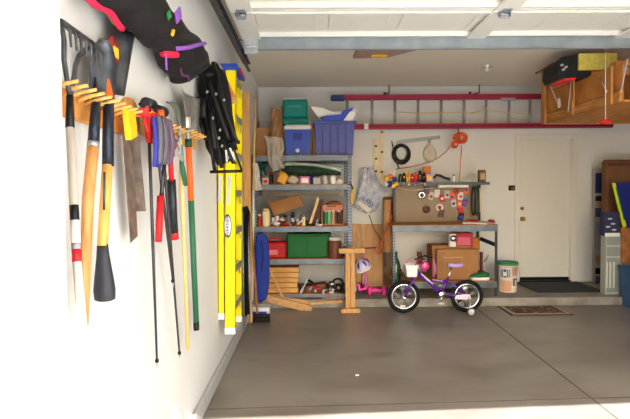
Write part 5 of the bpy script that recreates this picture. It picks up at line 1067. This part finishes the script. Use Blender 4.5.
# soft toy on the handlebars
c = K(419.5, 259.5, -.06); t = thing('soft_toy', 'small brown soft toy sitting on the bicycle handlebars', 'toy', c)
BR = mat('brown_plush', (112, 72, 56), .95, rgb2=(84, 52, 42), scale=60, bump=.4)
m = MB(); m.blob(c, (.038, .03, .04), 12, 9, None, .05); m.build('body', BR, t); MB().blob(c + Vector((-.005, -.015, .055)), (.034, .03, .03), 12, 9, None, .04).build('face', BR, t)
for dx in (-.022, .022): MB().blob(c + Vector((dx - .005, -.01, .088)), (.011, .008, .013), 8, 6).build('ear', BR, t); MB().tube([c + Vector((dx, -.01, .01)), c + Vector((dx * 2.8, -.03, .005))], [.015, .011], 8).build('arm', BR, t); MB().tube([c + Vector((dx * .7, -.02, -.03)), c + Vector((dx * 1.8, -.05, -.045))], [.016, .012], 8).build('leg', BR, t)
# ================================================================ SCOOTER + HELMET
ysc = 6.66
S = lambda px, py, dy=0.0: AY(px, py, ysc + dy)
t = thing('kick_scooter', 'small pink three wheeled scooter standing on the curb', 'scooter', (S(372, 290).x, ysc + .1, ZS))
zw0 = ZS + .045
for k, px in enumerate((369.5, 383.5)):
    c = Vector((S(px, 290).x, ysc, ZS + .062)); w_ = MB().lathe(c - Vector((.028, 0, 0)), [(0, 0), (.05, .0), (.062, .012), (.062, .044), (.05, .056), (0, .056)], (1, 0, 0), 20).build('wheel', PINK, t)
MB().tube([(S(368, 290).x, ysc, ZS + .062), (S(384, 290).x, ysc, ZS + .062)], .022, 10).build('axle', plain('hot_pink', (240, 80, 170), .4), t)
MB().bar((S(376, 290).x, ysc, ZS + .08), (S(362, 290).x, ysc + .36, ZS + .06), .11, .025, (0, 0, 1), .008).build('deck', PINK, t)
MB().lathe((S(362, 290).x - .03, ysc + .38, ZS + .052), [(0, 0), (.05, 0), (.05, .05), (0, .05)], (1, 0, 0), 18).build('wheel', PINK, t)
MB().tube([S(368, 290, .02), S(365.5, 285, .02), S(364, 256, .05), S(363.8, 249, .05)], [.018, .018, .013, .013], 10).build('stem', plain('orchid_metal', (196, 84, 158), .4), t); MB().tube([S(366, 288, 0), S(360, 290, 0), S(358, 284, .0)], .022, 8).build('fender', plain('hot_pink', (240, 80, 170)), t)
MB().tube([S(352, 249, .05), S(376, 247.5, .05)], .011, 8).build('handlebar', plain('maroon_grip', (130, 50, 60), .6), t)
c = S(361.5, 265, -.06); t = thing('bike_helmet', 'lilac and white childs helmet hanging on the scooter stem', 'helmet', c)
ax = Vector((-.35, -.25, .9)).normalized()
MB().lathe(c, [(.105, -.055), (.11, -.03), (.106, .0), (.09, .035), (.06, .058), (.03, .068), (0, .07)], ax, 22).build('shell', plain('helmet_lilac', (196, 186, 226), .35, coat=.4), t); MB().lathe(c, [(.1, -.06), (.113, -.058), (.115, -.035), (.1, -.035)], ax, 22).build('rim', WHITE, t)
u_, v_, _ = frame(ax)
for k in range(6):
    a_ = 2 * PI * k / 6; d_ = u_ * math.cos(a_) + v_ * math.sin(a_); MB().tube([c + d_ * .104 + ax * .005, c + d_ * .088 + ax * .042, c + d_ * .05 + ax * .066], [.010, .014, .006], 6).build('vent', [PURPLE, DSTEEL][k % 2], t)
MB().tube([c + u_ * .1 - ax * .05, c - ax * .12, c - u_ * .1 - ax * .05], .005, 6).build('strap', LPURP, t)
# ================================================================ WOODEN LOFT
CX0 = 2.96; CY1 = 6.45; CX1 = 4.9; CY0 = 4.85
t = loft = thing('storage_loft', 'orange plywood storage crate hung below the ceiling at the right', 'loft', ((CX0 + CX1) / 2, (CY0 + CY1) / 2, 2.33))
zb = AY(545, 123.5, CY1).z
BEAMM = mat('loft_beam', (206, 146, 80), .65, rgb2=(178, 118, 56), scale=4, stretch=(8, 1, 8)); POSTM = mat('loft_post', (200, 140, 76), .65, rgb2=(170, 112, 54), scale=5, stretch=(10, 10, 1))
MB().bx(CX0, CX1, CY0, CY1, zb, zb + .018).build('floor_panel', PLY, loft)
MB().bx(CX0 - .02, CX0 + .02, CY0, CY1, zb - .0, zb + .10, .003).build('side_beam', BEAMM, loft)
MB().bx(CX1 - .02, CX1 + .02, CY0, CY1, zb, zb + .10, .003).build('side_beam', BEAMM, loft)
MB().bx(CX0, CX1, CY1 - .02, CY1 + .02, zb - .01, zb + .09, .003).build('end_beam', WOODX, loft)
z1, z2 = zb + .11, zb + .37
MB().bx(CX0 + .005, CX0 + .02, CY0, CY1, z1, z2).build('side_panel', PLY, loft); MB().bx(CX1 - .02, CX1 - .005, CY0, CY1, z1, z2).build('side_panel', PLY, loft)
MB().bx(CX0 - .005, CX0 + .025, 5.5, CY1, zb + .375, zb + .45, .003).build('upper_rail', BEAMM, loft)
MB().bx(CX0 + .02, CX1, CY1 - .02, CY1 - .005, zb + .09, zb + .60).build('end_panel', PLY, loft)
for y in (CY1 - .05, 5.72, 5.0):
    zt_ = ZC - .0 if y > 6 else zb + .45
    MB().bx(CX0 - .045, CX0 - .02, y - .05, y + .05, zb - .01, ZC if y > 6 else zb + (.44 if y > 5.5 else .36), .003).build('post', POSTM, loft)
for y in (5.0, CY1 - .05): MB().bx(CX1 + .02, CX1 + .045, y - .05, y + .05, zb, ZC, .003).build('post', POSTM, loft)
a = AY(533, 76, CY1 - .06); b = AY(548, 69, CY1 - .06)
MB().box((CX0 - .06, CY1 - .1, AY(540, 72, CY1).z), (.2, .06, .02), (0, -.35, 0), .003).build('cap_board', mat('grey_old_wood', (134, 124, 108), .8), loft)
MB().bx(CX0 + .03, CX1, 5.42, 5.52, zb + .38, zb + .42).build('cross_board', PLY, loft); MB().bx(CX0 + .03, CX1, 5.0, 5.1, zb + .38, zb + .42).build('cross_board', PLY, loft)
# cords and straps hanging on it
for (a_, b_, yy, lab, cat) in (((545, 74), (558, 104), 6.0, 'pale string slanting from loft post to a white clip', 'string'), ((571, 82), (568, 112), 5.7, 'grey string hanging down the loft side panel', 'string'), ((600, 78), (607, 92), 5.3, 'short grey string on the loft rail', 'string'), ((628, 58), (621, 92), 5.1, 'thin string at the right edge of the loft', 'string')):
    A_, B_ = AX(*a_, CX0 - .055), AX(*b_, CX0 - .055); one(MB().tube([A_, B_], .006, 6), 'hanging_string', LGREY, lab, cat)
c = AX(559, 103, CX0 - .06); t = thing('spring_clip', 'small white and yellow clip dangling on the loft side', 'clip', c); MB().blob(c, (.012, .035, .06), 8, 6).build('clip_body', WHITE, t); MB().blob(c + Vector((0, -.01, -.03)), (.014, .02, .025), 8, 6).build('clip_tip', CREAM, t)
# release cord with red handle
A_, B_ = AY(605.5, 50, 4.85), AY(605.5, 119, 4.85)
t = thing('release_cord', 'thin cord ending in a red pull handle beside the loft', 'cord', B_)
MB().tube([Vector((A_.x, A_.y, DZ - .02)), B_], .0035, 6).build('cord', PAPER, t); MB().box(B_ + Vector((0, 0, -.025)), (.11, .03, .035), (0, -.12, 0), .01).build('handle', RED, t)
# black case and yellow block on the loft rail
yq = 5.45; zr = zb + .45
t = thing('black_case', 'black case with red tail strip resting on the loft rail', 'case', AY(580, 80, yq))
P = [AY(q[0], q[1], yq) for q in ((557.5, 74), (559, 62), (563, 57.5), (578, 54), (600, 55), (616, 66), (613, 71), (590, 75), (572, 79), (560, 78.5))]
MB().prism(P, (0, .36, 0)).build('shell', mat('case_black', (34, 36, 38), .5, var=.1), t)
MB().prism([AY(q[0], q[1], yq - .01) for q in ((564, 78.5), (576, 77.5), (575, 79.8), (566, 80))], (0, .3, 0)).build('red_strip', plain('bright_red', (240, 40, 34), .4), t)
MB().prism([AY(q[0], q[1], yq - .012) for q in ((580, 73.5), (612, 70), (606, 74.5), (588, 77))], (0, .38, 0)).build('curved_base', DSTEEL, t)
MB().tube(sm([(558.5, 72), (557.3, 64), (560, 59), (566, 57)], yq - .03), .008, 6).build('handle', BLACK, t)
for q in ((562, 65), (566, 67), (563.5, 69.5)): MB().box(AY(*q, yq - .006), (.03, .01, .022), (0, -.3, 0)).build('white_mark', LGREY, t)
x0 = AY(579, 62, yq - .04).x; x1 = AY(617, 62, yq - .04).x
t = thing('yellow_block', 'pale yellow foam block strapped on the black case', 'block', AY(598, 70, yq)); MB().bx(x0, x1, yq - .045, yq - .005, AY(598, 69.8, yq - .04).z, AY(598, 53, yq - .04).z, .006).build('block', mat('yellow_foam', (214, 196, 96), .9, rgb2=(196, 176, 76), scale=20), t)
# ================================================================ RIGHT CORNER
yr = 7.35
PRN = plain('print_navy', (34, 40, 92), .7)
t = item_box('tall_carton', 'tall narrow printed carton standing against the wall by the door', 'box', 594.5, 602.5, 168, ZS, yr, .03, plain('newsprint_grey', (156, 150, 146), .8))
def face(t, px0, px1, y0, y1, yy, mm, nm='print_panel'):
    a = AY(px0, y0, yy); b = AY(px1, y1, yy); MB().bx(a.x, b.x, yy - .004, yy, b.z, a.z).build(nm, mm, t)
for y0, y1, mm in ((173, 193, PRN), (196, 201, DSTEEL), (201.5, 206, plain('skin_print', (176, 130, 110), .7)), (208, 217, plain('print_slate', (70, 76, 96), .7)), (222, 250, plain('print_pale', (134, 138, 150), .7)), (255, 263, plain('print_tan', (150, 120, 100), .7)), (268, 274, BLACK), (276, 284, plain('print_slate', (70, 76, 96), .7))): face(t, 595.3, 601.6, y0, y1, yr - .001, mm)
t = item_box('large_brown_carton', 'large dark brown carton with rounded top behind the blue panel', 'box', 607, 660, 159.5, ZS, 7.0, .15, mat('brown_leather_card', (122, 84, 56), .7, rgb2=(104, 70, 46), scale=4), bev=.03)
face(t, 608, 650, 163.5, 165.5, 6.999, plain('brown_seam', (84, 56, 40), .7), 'seam')
t = item_box('dark_printed_box', 'dark navy box with white marks stacked on the grey drawers', 'box', 604, 620, 212, AY(610, 236, 6.6).z, 6.6, .1, plain('print_box_navy', (48, 50, 84), .7))
for q in ((608, 218), (611, 223), (606, 226), (612, 229)): face(t, q[0], q[0] + 4, q[1], q[1] + 1.6, 6.599, LGREY, 'print_mark')
base = t
t = item_box('filing_crate', 'pale grey plastic drawer stack on the curb at the right', 'drawers', 606, 621, 236, ZS, 6.58, .12, plain('crate_grey_green', (176, 180, 172), .6))
for q in ((236.5, 245), (247, 256), (258, 292)): face(t, 607, 620, q[0], q[1], 6.579, plain('drawer_grey', (140, 146, 142), .6), 'drawer')
for q in (606, 609.5, 613): face(t, q, q + 1.4, 262, 288, 6.574, plain('slot_pale', (206, 210, 196), .6), 'slot')
face(t, 605, 620, 233, 236.5, 6.57, WHITE, 'crate_edge')
base.location.z += 0
# blue panel with yellow edge
t = thing('slanting_board', '', 'board', AY(625, 228, 6.64))
t['label'] = 'deep blue slanting panel with a yellow green edge stripe at the right'
MB().prism([AY(q[0], q[1], 6.66) for q in ((613.5, 183), (660, 180), (660, 240), (625, 228))], (0, .03, 0)).build('panel', plain('deep_blue_panel', (18, 30, 120), .5), t)
MB().prism([AY(q[0], q[1], 6.65) for q in ((612.5, 183), (615.5, 183), (626.5, 226), (623.5, 228))], (0, .02, 0)).build('edge_stripe', plain('acid_yellow', (206, 214, 40), .5), t)
MB().prism([AY(q[0], q[1], 6.645) for q in ((615.5, 187), (617, 187), (625, 220), (624, 220))], (0, .02, 0)).build('green_line', GREEN, t)
t = item_box('wicker_chest', 'orange brown wooden chest behind the blue bin', 'chest', 622, 670, 228, ZS, 6.56, .2, mat('chest_wood', (164, 104, 52), .6, rgb2=(132, 80, 38), scale=10, bump=.1))
y0 = 6.12
c = AY(650, 290, y0 + .2); xl_ = AY(620, 300, 6.45).x; c.x = xl_ + .22
t = thing('blue_bin', 'blue plastic waste bin standing on the floor at the right edge', 'bin', (c.x, y0 + .2, 0)); ztb = AY(620, 265.5, 6.45).z
tub('bin_wall', c.x, y0, y0 + .36, 0, ztb, .20, .22, plain('bin_blue', (58, 96, 140), .5), t, rim=.015, inset=.03)

p = AZ(357, 375, .003); one(MB().box(p, (.03, .02, .006), (.1, 0, .4), .002), 'paper_scrap', WHITE, 'tiny white paper scrap lying on the middle of the concrete floor', 'scrap')
sc.view_settings.view_transform = 'Standard'; sc.view_settings.look = 'None'; sc.view_settings.gamma = 1; sc.view_settings.use_curve_mapping = False
sc.view_settings.exposure = 0.94
try:
    sc.cycles.use_denoising = True; sc.cycles.max_bounces = 10; sc.cycles.diffuse_bounces = 8; sc.cycles.caustics_reflective = False; sc.cycles.caustics_refractive = False
    sc.cycles.sample_clamp_indirect = 8
except Exception: pass
